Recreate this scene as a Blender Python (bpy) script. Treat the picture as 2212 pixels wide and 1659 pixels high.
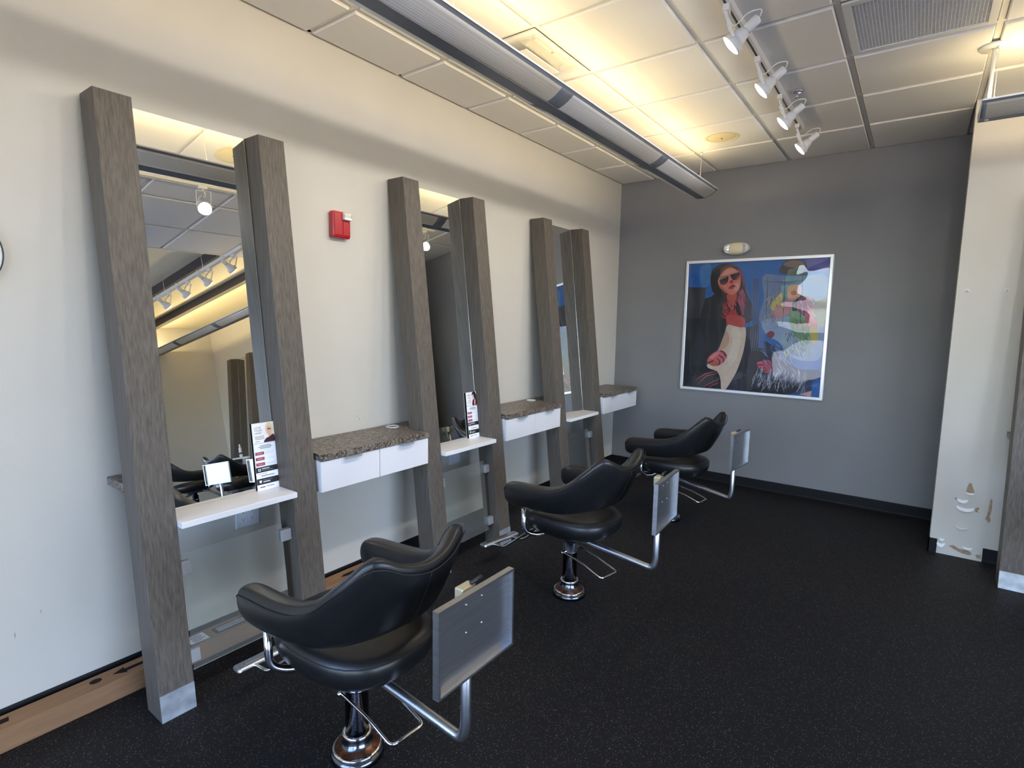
import bpy, bmesh, math, random
from mathutils import Vector, Matrix
random.seed(7)
for _o in list(bpy.data.objects): bpy.data.objects.remove(_o, do_unlink=True)
SC = bpy.context.scene
COL = SC.collection

# ------------------------------------------------------------------ camera
cam_d = bpy.data.cameras.new('camera'); CAM = bpy.data.objects.new('camera', cam_d); COL.objects.link(CAM)
cam_d.sensor_width = 36.0; cam_d.lens = 36.0*1184.28/2212.0; cam_d.clip_start = .02; cam_d.clip_end = 200
YAW, PITCH, ROLL = -.6323, -.1162, .0162
_f = Vector((math.sin(YAW)*math.cos(PITCH), math.cos(YAW)*math.cos(PITCH), math.sin(PITCH)))
_r = Vector((math.cos(YAW), -math.sin(YAW), 0)); _u = _r.cross(_f)
_c, _s = math.cos(ROLL), math.sin(ROLL)
_rr = _c*_r + _s*_u; _uu = -_s*_r + _c*_u
_m = Matrix((_rr, _uu, -_f)).transposed().to_4x4(); _m.translation = (2.6297, -.2435, 1.5646)
CAM.matrix_world = _m
SC.camera = CAM

# ------------------------------------------------------------------ world, exposure
SC.view_settings.view_transform = 'Standard'; SC.view_settings.look = 'None'
SC.view_settings.exposure = 0.25; SC.view_settings.gamma = 1.0; SC.view_settings.use_curve_mapping = False
W = bpy.data.worlds.new('sky'); SC.world = W; W.use_nodes = True
_nt = W.node_tree; _nt.nodes.clear()
_bg = _nt.nodes.new('ShaderNodeBackground'); _wo = _nt.nodes.new('ShaderNodeOutputWorld')
_sky = _nt.nodes.new('ShaderNodeTexSky'); _sky.sky_type = 'NISHITA'; _sky.sun_disc = False
_sky.sun_elevation = math.radians(48); _sky.sun_rotation = math.radians(20)
_tint = _nt.nodes.new('ShaderNodeMixRGB'); _tint.blend_type = 'MULTIPLY'; _tint.inputs['Fac'].default_value = 1; _tint.inputs[2].default_value = (.95, .95, 1.09, 1)
_nt.links.new(_sky.outputs[0], _tint.inputs[1]); _nt.links.new(_tint.outputs[0], _bg.inputs['Color']); _bg.inputs['Strength'].default_value = 2.25
_nt.links.new(_bg.outputs[0], _wo.inputs['Surface'])
_sd = bpy.data.lights.new('sun', 'SUN'); _sd.energy = 22.0; _sd.angle = .01; _sd.color = (1, .96, .90)
_so = bpy.data.objects.new('sun', _sd); COL.objects.link(_so); _so.rotation_euler = (math.radians(-44), math.radians(12), 0); _so.location = (3, 12, 12)
LAMP_W, SPOT_W = 5.4, 18.0          # power of one pendant tube section / of one track spot
SC.cycles.max_bounces = 10; SC.cycles.diffuse_bounces = 5; SC.cycles.glossy_bounces = 5
SC.cycles.transparent_max_bounces = 12; SC.cycles.caustics_reflective = False; SC.cycles.caustics_refractive = False
SC.cycles.sample_clamp_indirect = 6.0

# ------------------------------------------------------------------ room numbers (metres)
H = 2.9989; D = 5.2435; XR = 7.65; YF = -2.45; PW = 4.48; PX = 2.82; XE = 3.43
GX = [0, .378, .9913, 1.6046, 2.2179, 2.8312, XE]
GY = [D] + [D-.6651-.6096*k for k in range(0, 13)]
GY = [y for y in GY if y > YF+.1] + [YF]

# ------------------------------------------------------------------ materials
MATS = {}
def nodes_of(name):
    m = bpy.data.materials.new(name); m.use_nodes = True
    nt = m.node_tree; b = nt.nodes['Principled BSDF']; MATS[name] = m
    return m, nt, b
def mat(name, col, rough=.5, metal=0., spec=.5, noise=None, bump=None, coat=0., emit=None):
    """noise = (scale xyz, amount, detail) colour mottling; bump = (scale, strength)"""
    m, nt, b = nodes_of(name); N = nt.nodes; L = nt.links
    b.inputs['Base Color'].default_value = (*col, 1); b.inputs['Roughness'].default_value = rough
    b.inputs['Metallic'].default_value = metal; b.inputs['Specular IOR Level'].default_value = spec
    b.inputs['Coat Weight'].default_value = coat; b.inputs['Coat Roughness'].default_value = .1
    if emit: b.inputs['Emission Color'].default_value = (*emit[0], 1); b.inputs['Emission Strength'].default_value = emit[1]
    if noise or bump:
        tc = N.new('ShaderNodeTexCoord')
    if noise:
        mp = N.new('ShaderNodeMapping'); L.new(tc.outputs['Object'], mp.inputs['Vector']); mp.inputs['Scale'].default_value = noise[0]
        nz = N.new('ShaderNodeTexNoise'); nz.inputs['Scale'].default_value = 1; nz.inputs['Detail'].default_value = noise[2]
        L.new(mp.outputs[0], nz.inputs['Vector'])
        rp = N.new('ShaderNodeValToRGB'); a = noise[1]
        rp.color_ramp.elements[0].position = .3; rp.color_ramp.elements[1].position = .7
        rp.color_ramp.elements[0].color = (*[c*(1-a) for c in col], 1); rp.color_ramp.elements[1].color = (*[min(1, c*(1+a)) for c in col], 1)
        L.new(nz.outputs['Fac'], rp.inputs['Fac']); L.new(rp.outputs[0], b.inputs['Base Color'])
    if bump:
        n2 = N.new('ShaderNodeTexNoise'); n2.inputs['Scale'].default_value = bump[0]; n2.inputs['Detail'].default_value = 4
        L.new(tc.outputs['Object'], n2.inputs['Vector'])
        bp = N.new('ShaderNodeBump'); bp.inputs['Strength'].default_value = bump[1]; bp.inputs['Distance'].default_value = .002
        L.new(n2.outputs['Fac'], bp.inputs['Height']); L.new(bp.outputs[0], b.inputs['Normal'])
    return m
mat('wall_paint', (.585, .56, .50), .55, noise=((3, 3, 3), .02, 3), bump=(260, .12))
mat('grey_paint', (.205, .202, .206), .5, noise=((2, 2, 2), .04, 3), bump=(260, .12))
mat('tile', (.84, .82, .775), .9, spec=.2, noise=((420, 420, 420), .07, 2), bump=(500, .25))
mat('runner', (.78, .76, .70), .5)
mat('high_ceiling', (.82, .74, .54), .8)
mat('beam_dark', (.035, .028, .026), .6)
mat('rubber', (.008, .008, .009), .6, spec=.2)
mat('laminate', (.112, .096, .080), .5, spec=.3, noise=((150, 150, 5), .30, 5), bump=(120, .05))
mat('steel', (.56, .57, .59), .36, 1.0, noise=((8, 8, 220), .10, 3))
mat('plate_steel', (.40, .43, .46), .36, .45, noise=((30, 18, 24), .22, 5))
mat('chrome', (.80, .80, .82), .08, 1.0)
mat('dark_chrome', (.16, .17, .20), .16, 1.0)
mat('rust_chrome', (.16, .07, .045), .30, .9, noise=((60, 60, 60), .5, 4))
mat('satin', (.60, .62, .66), .32, 1.0)
mat('clip_metal', (.55, .58, .62), .34, .55)
mat('mirror', (.90, .92, .91), .004, 1.0)
mat('mirror_edge', (.55, .58, .56), .2, .6)
mat('backing', (.02, .02, .02), .7)
mat('white_lam', (.78, .77, .78), .28, noise=((5, 5, 5), .02, 2))
mat('ledge_white', (.90, .885, .87), .3)
mat('edge_band', (.72, .66, .56), .5)
mat('leather', (.009, .009, .0095), .35, spec=.5, noise=((30, 30, 30), .18, 4), bump=(420, .10))
mat('seam', (.006, .006, .007), .6)
mat('plastic_white', (.80, .79, .74), .35)
mat('plastic_cream', (.74, .66, .44), .4)
mat('speaker_cream', (.80, .70, .42), .5, noise=((400, 400, 400), .12, 2))
mat('outlet_white', (.74, .76, .78), .3)
mat('black', (.008, .008, .009), .5)
mat('red', (.42, .006, .018), .22, coat=.4)
mat('lens_clear', (.78, .80, .80), .08, .6)
mat('cardboard', (.30, .165, .085), .8, spec=.2, noise=((60, 6, 60), .10, 4))
mat('carton_ink', (.022, .015, .012), .9, spec=.1)
mat('label_white', (.78, .77, .74), .6)
mat('lamp_metal', (.20, .215, .24), .42, .35)
mat('lamp_rim', (.78, .79, .80), .3, .4)
mat('spot_white', (.74, .73, .70), .35)
mat('frame_white', (.84, .85, .88), .25, .3)
mat('bare_board', (.36, .25, .16), .85, noise=((60, 60, 60), .2, 3))
mat('flake', (.82, .83, .85), .6)
mat('alu_dark', (.05, .05, .055), .4, .6)
mat('asphalt', (.26, .26, .26), .9)
mat('leafy', (.07, .15, .035), .8, noise=((9, 9, 9), .6, 4))
mat('bark', (.10, .07, .05), .9)
mat('car_white', (.85, .86, .88), .15, coat=.6)
mat('bottle_white', (.82, .82, .84), .25)
mat('tube_glow', (.9, .85, .7), .5, emit=((1, .86, .55), 3.0))
mat('spot_glow', (1, 1, 1), .5, emit=((1, .97, .93), 60.0))
mat('lever_black', (.02, .02, .022), .4)
mat('tan_block', (.72, .62, .40), .35, .3)

def make_worktop():
    m, nt, b = nodes_of('worktop'); N = nt.nodes; L = nt.links
    tc = N.new('ShaderNodeTexCoord')
    v = N.new('ShaderNodeTexVoronoi'); v.inputs['Scale'].default_value = 150; L.new(tc.outputs['Object'], v.inputs['Vector'])
    n = N.new('ShaderNodeTexNoise'); n.inputs['Scale'].default_value = 85; n.inputs['Detail'].default_value = 6; L.new(tc.outputs['Object'], n.inputs['Vector'])
    r = N.new('ShaderNodeValToRGB'); r.color_ramp.elements[0].position = .40; r.color_ramp.elements[0].color = (.035, .025, .019, 1)
    r.color_ramp.elements[1].position = .62; r.color_ramp.elements[1].color = (.26, .22, .18, 1)
    L.new(n.outputs['Fac'], r.inputs['Fac'])
    r2 = N.new('ShaderNodeValToRGB'); r2.color_ramp.elements[0].position = .05; r2.color_ramp.elements[0].color = (1, 1, 1, 1)
    r2.color_ramp.elements[1].position = .30; r2.color_ramp.elements[1].color = (0, 0, 0, 1)
    L.new(v.outputs['Distance'], r2.inputs['Fac'])
    mx = N.new('ShaderNodeMixRGB'); L.new(r2.outputs[0], mx.inputs['Fac']); L.new(r.outputs[0], mx.inputs[1]); mx.inputs[2].default_value = (.30, .25, .21, 1)
    L.new(mx.outputs[0], b.inputs['Base Color']); b.inputs['Roughness'].default_value = .38
make_worktop()

def make_floor_mat():
    m, nt, b = nodes_of('floor_rubber'); N = nt.nodes; L = nt.links
    tc = N.new('ShaderNodeTexCoord')
    fac = None
    for sc_, th in ((170, .115), (95, .075)):
        v = N.new('ShaderNodeTexVoronoi'); v.inputs['Scale'].default_value = sc_; v.inputs['Randomness'].default_value = 1
        L.new(tc.outputs['Object'], v.inputs['Vector'])
        wn = N.new('ShaderNodeTexWhiteNoise'); L.new(v.outputs['Position'], wn.inputs['Vector'])
        gt = N.new('ShaderNodeMath'); gt.operation = 'MULTIPLY'; gt.inputs[1].default_value = th*2.2; L.new(wn.outputs['Value'], gt.inputs[0])
        lt = N.new('ShaderNodeMath'); lt.operation = 'LESS_THAN'; L.new(v.outputs['Distance'], lt.inputs[0]); L.new(gt.outputs[0], lt.inputs[1])
        if fac is None: fac = lt
        else:
            mxx = N.new('ShaderNodeMath'); mxx.operation = 'MAXIMUM'; L.new(fac.outputs[0], mxx.inputs[0]); L.new(lt.outputs[0], mxx.inputs[1]); fac = mxx
    nz = N.new('ShaderNodeTexNoise'); nz.inputs['Scale'].default_value = 1.3; nz.inputs['Detail'].default_value = 5; L.new(tc.outputs['Object'], nz.inputs['Vector'])
    rp = N.new('ShaderNodeValToRGB'); rp.color_ramp.elements[0].color = (.0085, .008, .0085, 1); rp.color_ramp.elements[1].color = (.019, .0178, .018, 1)
    L.new(nz.outputs['Fac'], rp.inputs['Fac'])
    mx = N.new('ShaderNodeMixRGB'); L.new(fac.outputs[0], mx.inputs['Fac']); L.new(rp.outputs[0], mx.inputs[1]); mx.inputs[2].default_value = (.22, .215, .205, 1)
    L.new(mx.outputs[0], b.inputs['Base Color'])
    rr = N.new('ShaderNodeMapRange'); rr.inputs['To Min'].default_value = .48; rr.inputs['To Max'].default_value = .62; L.new(nz.outputs['Fac'], rr.inputs['Value'])
    L.new(rr.outputs[0], b.inputs['Roughness']); b.inputs['Specular IOR Level'].default_value = .14
    n2 = N.new('ShaderNodeTexNoise'); n2.inputs['Scale'].default_value = 350; L.new(tc.outputs['Object'], n2.inputs['Vector'])
    bp = N.new('ShaderNodeBump'); bp.inputs['Strength'].default_value = .15; bp.inputs['Distance'].default_value = .001
    L.new(n2.outputs['Fac'], bp.inputs['Height']); L.new(bp.outputs[0], b.inputs['Normal'])
make_floor_mat()

def make_glass(name, tint, refl, rough, bump=None, milk=0., milkcol=(.7, .75, .75), gloss=1.):
    """thin sheet: mostly see-through, partly glossy, optionally milky"""
    m = bpy.data.materials.new(name); m.use_nodes = True; MATS[name] = m
    nt = m.node_tree; N = nt.nodes; L = nt.links; N.clear()
    out = N.new('ShaderNodeOutputMaterial'); t = N.new('ShaderNodeBsdfTransparent'); t.inputs['Color'].default_value = (*tint, 1)
    g = N.new('ShaderNodeBsdfGlossy'); g.inputs['Roughness'].default_value = rough; g.inputs['Color'].default_value = (gloss, gloss, gloss, 1)
    fr = N.new('ShaderNodeFresnel'); fr.inputs['IOR'].default_value = refl
    mx = N.new('ShaderNodeMixShader'); L.new(fr.outputs[0], mx.inputs[0])
    base = t
    if milk:
        d = N.new('ShaderNodeBsdfTranslucent'); d.inputs['Color'].default_value = (*milkcol, 1)
        dd = N.new('ShaderNodeBsdfDiffuse'); dd.inputs['Color'].default_value = (*milkcol, 1)
        m1 = N.new('ShaderNodeMixShader'); m1.inputs[0].default_value = .5; L.new(d.outputs[0], m1.inputs[1]); L.new(dd.outputs[0], m1.inputs[2])
        m2 = N.new('ShaderNodeMixShader'); m2.inputs[0].default_value = milk; L.new(t.outputs[0], m2.inputs[1]); L.new(m1.outputs[0], m2.inputs[2]); base = m2
    L.new(base.outputs[0], mx.inputs[1]); L.new(g.outputs[0], mx.inputs[2]); L.new(mx.outputs[0], out.inputs['Surface'])
    if bump:
        tc = N.new('ShaderNodeTexCoord'); mp = N.new('ShaderNodeMapping'); mp.inputs['Scale'].default_value = bump[0]; L.new(tc.outputs['Object'], mp.inputs['Vector'])
        nz = N.new('ShaderNodeTexNoise'); nz.inputs['Scale'].default_value = 1; nz.inputs['Detail'].default_value = .6; nz.inputs['Distortion'].default_value = .4; L.new(mp.outputs[0], nz.inputs['Vector'])
        bp = N.new('ShaderNodeBump'); bp.inputs['Strength'].default_value = bump[1]; bp.inputs['Distance'].default_value = .02
        L.new(nz.outputs['Fac'], bp.inputs['Height']); L.new(bp.outputs[0], g.inputs['Normal'])
make_glass('pane', (.95, .955, .965), 1.45, .01)
make_glass('frosted', (.96, .975, .97), 1.27, .08, milk=.16, milkcol=(.74, .79, .78))
make_glass('glazing', (.97, .97, .97), 1.45, .012, bump=((2.6, 2.6, 3.0), .36), gloss=.5)

def make_perf():
    m, nt, b = nodes_of('perforated'); N = nt.nodes; L = nt.links
    tc = N.new('ShaderNodeTexCoord'); mp = N.new('ShaderNodeMapping'); mp.inputs['Scale'].default_value = (260, 260, 260); L.new(tc.outputs['Object'], mp.inputs['Vector'])
    v = N.new('ShaderNodeTexVoronoi'); v.inputs['Scale'].default_value = 1; v.inputs['Randomness'].default_value = 0; L.new(mp.outputs[0], v.inputs['Vector'])
    r = N.new('ShaderNodeValToRGB'); r.color_ramp.elements[0].position = .30; r.color_ramp.elements[0].color = (.16, .14, .11, 1)
    r.color_ramp.elements[1].position = .36; r.color_ramp.elements[1].color = (.50, .49, .48, 1); L.new(v.outputs['Distance'], r.inputs['Fac'])
    L.new(r.outputs[0], b.inputs['Base Color']); b.inputs['Roughness'].default_value = .45; b.inputs['Metallic'].default_value = .2
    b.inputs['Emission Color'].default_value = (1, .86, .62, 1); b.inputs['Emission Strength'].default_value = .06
make_perf()

def make_print():
    m, nt, b = nodes_of('print'); N = nt.nodes; L = nt.links
    a = N.new('ShaderNodeAttribute'); a.attribute_name = 'ink'
    tc = N.new('ShaderNodeTexCoord'); nz = N.new('ShaderNodeTexNoise'); nz.inputs['Scale'].default_value = 16; nz.inputs['Detail'].default_value = 6; L.new(tc.outputs['Object'], nz.inputs['Vector'])
    mr = N.new('ShaderNodeMapRange'); mr.inputs['To Min'].default_value = .95; mr.inputs['To Max'].default_value = 1.35; L.new(nz.outputs['Fac'], mr.inputs['Value'])
    mm = N.new('ShaderNodeMixRGB'); mm.blend_type = 'MULTIPLY'; mm.inputs['Fac'].default_value = 1; L.new(a.outputs['Color'], mm.inputs[1]); L.new(mr.outputs[0], mm.inputs[2])
    L.new(mm.outputs[0], b.inputs['Base Color']); b.inputs['Roughness'].default_value = .5
make_print()

# ------------------------------------------------------------------ mesh helpers
class MB:
    def __init__(s): s.v = []; s.f = []; s.m = []; s.sm = []; s.c = []; s.mi = 0; s.col = None
    def add(s, vs, fs, smooth=False):
        o = len(s.v); s.v += [tuple(v) for v in vs]
        for f in fs: s.f.append([i+o for i in f]); s.m.append(s.mi); s.sm.append(smooth); s.c.append(s.col)
        return s
    def box(s, a, b, M=None):
        x0, y0, z0 = a; x1, y1, z1 = b
        vs = [Vector(q) for q in ((x0,y0,z0),(x1,y0,z0),(x1,y1,z0),(x0,y1,z0),(x0,y0,z1),(x1,y0,z1),(x1,y1,z1),(x0,y1,z1))]
        if M: vs = [M @ v for v in vs]
        return s.add(vs, [(0,3,2,1),(4,5,6,7),(0,1,5,4),(1,2,6,5),(2,3,7,6),(3,0,4,7)])
    def prism(s, pts, vec, M=None):
        """polygon (3D points) extruded by vec"""
        n = len(pts); vec = Vector(vec); P = [Vector(p) for p in pts]; Q = [p+vec for p in P]; vs = P+Q
        if M: vs = [M @ v for v in vs]
        fs = [list(range(n))[::-1], list(range(n, 2*n))] + [(i, (i+1) % n, n+(i+1) % n, n+i) for i in range(n)]
        return s.add(vs, fs)
    def rings(s, R, close=True, cap0=True, cap1=True, smooth=True):
        n = len(R[0]); vs = [p for r in R for p in r]; fs = []
        for k in range(len(R)-1):
            for i in range(n if close else n-1):
                j = (i+1) % n; fs.append((k*n+i, k*n+j, (k+1)*n+j, (k+1)*n+i))
        s.add(vs, fs, smooth)
        if cap0: s.add([p for p in R[0]], [list(range(n))[::-1]], smooth)
        if cap1: s.add([p for p in R[-1]], [list(range(n))], smooth)
        return s
    def lathe(s, prof, n=24, M=None, cap0=True, cap1=True, smooth=True):
        R = []
        for r, z in prof:
            ring = [Vector((r*math.cos(2*math.pi*i/n), r*math.sin(2*math.pi*i/n), z)) for i in range(n)]
            R.append([M @ v for v in ring] if M else ring)
        return s.rings(R, True, cap0, cap1, smooth)
    def cyl(s, a, b, r, n=16, r2=None, smooth=True):
        a = Vector(a); b = Vector(b); d = (b-a)
        M = Matrix.Translation(a) @ d.to_track_quat('Z', 'Y').to_matrix().to_4x4()
        return s.lathe([(r, 0), (r if r2 is None else r2, d.length)], n, M, smooth=smooth)
    def tube(s, path, r, n=10, closed=False):
        P = [Vector(p) for p in path]; R = []; up = None; m = len(P)
        for i, p in enumerate(P):
            if closed: t = (P[(i+1) % m]-P[i-1]).normalized()
            else: t = (P[min(i+1, m-1)]-P[max(i-1, 0)]).normalized()
            if up is None:
                up = Vector((0, 0, 1)) if abs(t.z) < .9 else Vector((1, 0, 0))
            x = t.cross(up)
            if x.length < 1e-6: x = t.cross(Vector((0, 1, 0)))
            x.normalize(); up = x.cross(t).normalized()
            R.append([p + x*(r*math.cos(2*math.pi*k/n)) + up*(r*math.sin(2*math.pi*k/n)) for k in range(n)])
        if closed: R.append(R[0]); return s.rings(R, True, False, False)
        return s.rings(R)
    def build(s, name, mats, parent=None, loc=None):
        me = bpy.data.meshes.new(name); me.from_pydata(s.v, [], s.f)
        for mm in ([mats] if isinstance(mats, str) else mats): me.materials.append(MATS[mm])
        me.polygons.foreach_set('material_index', s.m); me.polygons.foreach_set('use_smooth', s.sm)
        if any(c is not None for c in s.c):
            at = me.color_attributes.new('ink', 'FLOAT_COLOR', 'CORNER'); k = 0
            for p, c in zip(me.polygons, s.c):
                for _ in range(p.loop_total): at.data[k].color = (*(c or (1, 1, 1)), 1); k += 1
        bm = bmesh.new(); bm.from_mesh(me); bmesh.ops.remove_doubles(bm, verts=bm.verts, dist=1e-6)
        if not any(c is not None for c in s.c): bmesh.ops.recalc_face_normals(bm, faces=bm.faces)
        bm.to_mesh(me); bm.free()
        o = bpy.data.objects.new(name, me); COL.objects.link(o)
        if parent: o.parent = parent
        if loc: o.location = loc
        return o
def bevel(o, w=.003, seg=2):
    md = o.modifiers.new('bevel', 'BEVEL'); md.width = w; md.segments = seg; md.limit_method = 'ANGLE'; md.angle_limit = math.radians(40)
    return o
def tag(o, label, cat, group=None):
    o['label'] = label; o['category'] = cat
    if group: o['group'] = group
    return o
def thing(name, label, cat, loc=(0, 0, 0), rz=0., group=None):
    o = bpy.data.objects.new(name, None); COL.objects.link(o); o.empty_display_size = .1
    o.location = loc; o.rotation_euler = (0, 0, rz)
    return tag(o, label, cat, group)
def struct(o): o['kind'] = 'structure'; return o
def child(o, p, loc=None):
    o.parent = p
    if loc is not None: o.location = loc
    return o
def copy_tree(o, parent=None):
    c = o.copy(); COL.objects.link(c); c.parent = parent
    for ch in list(o.children): copy_tree(ch, c)
    return c
def fillet(pts, r, seg=6):
    P = [Vector(p) for p in pts]; out = [P[0]]
    for i in range(1, len(P)-1):
        a = (P[i-1]-P[i]); b = (P[i+1]-P[i]); rr = min(r, a.length*.48, b.length*.48)
        p0 = P[i]+a.normalized()*rr; p1 = P[i]+b.normalized()*rr
        for k in range(seg+1):
            t = k/seg; out.append(p0*(1-t)**2 + P[i]*2*t*(1-t) + p1*t*t)
    out.append(P[-1]); return out
def catmull(keys, n):
    """keys: list of tuples; n samples per span"""
    out = []; K = [keys[0]] + list(keys) + [keys[-1]]
    for i in range(1, len(K)-2):
        for k in range(n):
            t = k/n; t2 = t*t; t3 = t2*t
            out.append(tuple(.5*((2*b)+(-a+c)*t+(2*a-5*b+4*c-d)*t2+(-a+3*b-3*c+d)*t3) for a, b, c, d in zip(K[i-1], K[i], K[i+1], K[i+2])))
    out.append(tuple(keys[-1])); return out
def lin(c): return tuple(((x/255)/12.92 if x/255 <= .04045 else ((x/255+.055)/1.055)**2.4) for x in c)
def text_faces(mb, s, size, M, align='LEFT'):
    cu = bpy.data.curves.new('t', 'FONT'); cu.body = s; cu.size = size; cu.align_x = align; cu.resolution_u = 3
    ob = bpy.data.objects.new('t', cu); COL.objects.link(ob)
    dg = bpy.context.evaluated_depsgraph_get(); me = bpy.data.meshes.new_from_object(ob.evaluated_get(dg))
    mb.add([M @ v.co for v in me.vertices], [list(p.vertices) for p in me.polygons])
    bpy.data.objects.remove(ob); bpy.data.curves.remove(cu); bpy.data.meshes.remove(me)

# ================================================================== ROOM SHELL
struct(MB().box((-.15, YF-.15, -.12), (XR+.15, D+.15, 0)).build('floor', 'floor_rubber'))
struct(MB().box((-.15, YF-.15, 0), (0, D+.15, 3.45)).build('wall_left', 'wall_paint'))
struct(MB().box((0, D, 0), (XR, D+.15, 3.45)).build('wall_back', 'grey_paint'))
RW0, RW1 = -2.1, 2.55
wr = MB(); wr.box((XR, YF-.15, 0), (XR+.15, RW0, 3.45)); wr.box((XR, RW1, 0), (XR+.15, D+.15, 3.45)); wr.box((XR, RW0, 0), (XR+.15, RW1, .04)); wr.box((XR, RW0, 2.75), (XR+.15, RW1, 3.45))
struct(wr.build('wall_right', 'wall_paint'))
wp = struct(MB().box((PX, PW, 0), (XR, PW+.12, 3.10)).build('wall_partition', 'wall_paint'))
# storefront wall behind the camera: dado, lintel and piers between three tall windows
WIN = [(.12, 2.35), (2.55, 4.85), (5.05, 7.45)]; WZ0, WZ1 = .04, 2.75
wf = MB()
wf.box((0, YF-.15, 0), (XR, YF, WZ0)); wf.box((0, YF-.15, WZ1), (XR, YF, 3.45))
_xs = [0] + [x for w in WIN for x in w] + [XR]
for i in range(0, len(_xs), 2): wf.box((_xs[i], YF-.15, WZ0), (_xs[i+1], YF, WZ1))
struct(wf.build('wall_front', 'wall_paint'))
for k, (x0, x1) in enumerate(WIN):
    fr = MB(); t = .05
    fr.box((x0, YF-.10, WZ0), (x0+t, YF-.04, WZ1)); fr.box((x1-t, YF-.10, WZ0), (x1, YF-.04, WZ1))
    fr.box((x0+t, YF-.10, WZ0), (x1-t, YF-.04, WZ0+t)); fr.box((x0+t, YF-.10, WZ1-t), (x1-t, YF-.04, WZ1))
    fr.box(((x0+x1)/2-.025, YF-.10, WZ0+t), ((x0+x1)/2+.025, YF-.04, WZ1-t))
    w = struct(fr.build('window_%d' % (k+1), 'alu_dark'))
    for a, b in ((x0+t, (x0+x1)/2-.025), ((x0+x1)/2+.025, x1-t)):
        MB().box((a, YF-.073, WZ0+t), (b, YF-.067, WZ1-t)).build('pane', 'pane', w)
    pl = bpy.data.lights.new('daylight', 'AREA'); pl.shape = 'RECTANGLE'; pl.size = x1-x0; pl.size_y = WZ1-WZ0
    po = bpy.data.objects.new('daylight', pl); COL.objects.link(po); po.location = ((x0+x1)/2, YF-.02, (WZ0+WZ1)/2)
    po.rotation_euler = (math.radians(90), 0, 0); pl.cycles.is_portal = True

fr = MB(); t = .05
fr.box((XR+.04, RW0, WZ0), (XR+.10, RW0+t, WZ1)); fr.box((XR+.04, RW1-t, WZ0), (XR+.10, RW1, WZ1)); fr.box((XR+.04, RW0+t, WZ0), (XR+.10, RW1-t, WZ0+t)); fr.box((XR+.04, RW0+t, WZ1-t), (XR+.10, RW1-t, WZ1))
_mid = [RW0+(RW1-RW0)*k/3 for k in (1, 2)]
for q in _mid: fr.box((XR+.04, q-.025, WZ0+t), (XR+.10, q+.025, WZ1-t))
w = struct(fr.build('window_4', 'alu_dark'))
for a, b in ((RW0+t, _mid[0]-.025), (_mid[0]+.025, _mid[1]-.025), (_mid[1]+.025, RW1-t)): MB().box((XR+.067, a, WZ0+t), (XR+.073, b, WZ1-t)).build('pane', 'pane', w)
pl = bpy.data.lights.new('daylight', 'AREA'); pl.shape = 'RECTANGLE'; pl.size = WZ1-WZ0; pl.size_y = RW1-RW0
po = bpy.data.objects.new('daylight', pl); COL.objects.link(po); po.location = (XR+.02, (RW0+RW1)/2, (WZ0+WZ1)/2)
po.rotation_euler = (0, math.radians(90), 0); pl.cycles.is_portal = True

# baseboards (black rubber cove base)
def cove(name, a, b, nrm):
    """strip from a to b on the floor; nrm points into the room"""
    a = Vector(a); b = Vector(b); n = Vector(nrm); z = Vector((0, 0, 1)); o = n*.002
    prof = [o*0, o*0+z*.0967, n*.004+z*.0967, n*.006+z*.09, n*.006+z*.02, n*.010+z*.008, n*.022+z*.002, n*.022]
    return struct(MB().prism([a+p for p in prof], b-a).build(name, 'rubber'))
cove('baseboard_left', (0, YF, 0), (0, D, 0), (1, 0, 0))
cove('baseboard_back', (0, D, 0), (XR, D, 0), (0, -1, 0))
bbp = cove('baseboard_partition', (3.105, PW, 0), (XR, PW, 0), (0, -1, 0))
_rem = MB().box((PX-.006, PW-.006, 0), (2.862, PW, .1)); _rem.box((PX-.006, PW-.006, 0), (PX, PW+.12, .1))
_rem.build('corner_remnant', 'rubber', bbp)

# suspended ceiling: exposed runners, one panel per cell
cg = MB(); zr0, zr1 = H+.012, H+.018
for x in GX[1:-1]: cg.box((x-.012, YF, zr0), (x+.012, D, zr1))
for i in range(len(GX)-1):
    for y in GY[1:-1]: cg.box((GX[i]+(.012 if i else 0), y-.012, zr0), (GX[i+1]-(.012 if i < 5 else 0), y+.012, zr1))
cg.box((0, YF, zr0), (.022, D, zr1)); cg.box((0, D-.022, zr0-.001), (XE, D, zr1))
cg.box((XE-.02, YF, H-.004), (XE, D, H+.06))
cg.box((0, YF, H+.030), (XE, D, H+.045))
ceil = struct(cg.build('ceiling', 'runner'))
SKIP = {(1, 4): 'diffuser', (4, 3): 'return'}
tile_mesh = {}
for i in range(len(GX)-1):
    for j in range(len(GY)-1):
        if (i, j) in SKIP: continue
        x0, x1, y1, y0 = GX[i], GX[i+1], GY[j], GY[j+1]; w = round(x1-x0, 3); h = round(y1-y0, 3)
        if (w, h) not in tile_mesh:
            g = .017; q = .0045; t = MB()
            a0, a1, b0, b1 = -w/2, w/2, -h/2, h/2
            R = []
            for ins, z in ((g+q, -.005), (g, .0), (g, .0145), (.004, .0145), (.004, .024)):
                R.append([(a0+ins, b0+ins, z), (a1-ins, b0+ins, z), (a1-ins, b1-ins, z), (a0+ins, b1-ins, z)])
            t.rings(R, smooth=False)
            o = t.build('ceiling_tile', 'tile', ceil); tile_mesh[(w, h)] = o
        else:
            o = tile_mesh[(w, h)].copy(); COL.objects.link(o)
        o.location = ((x0+x1)/2, (y0+y1)/2, H+.004)
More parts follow.
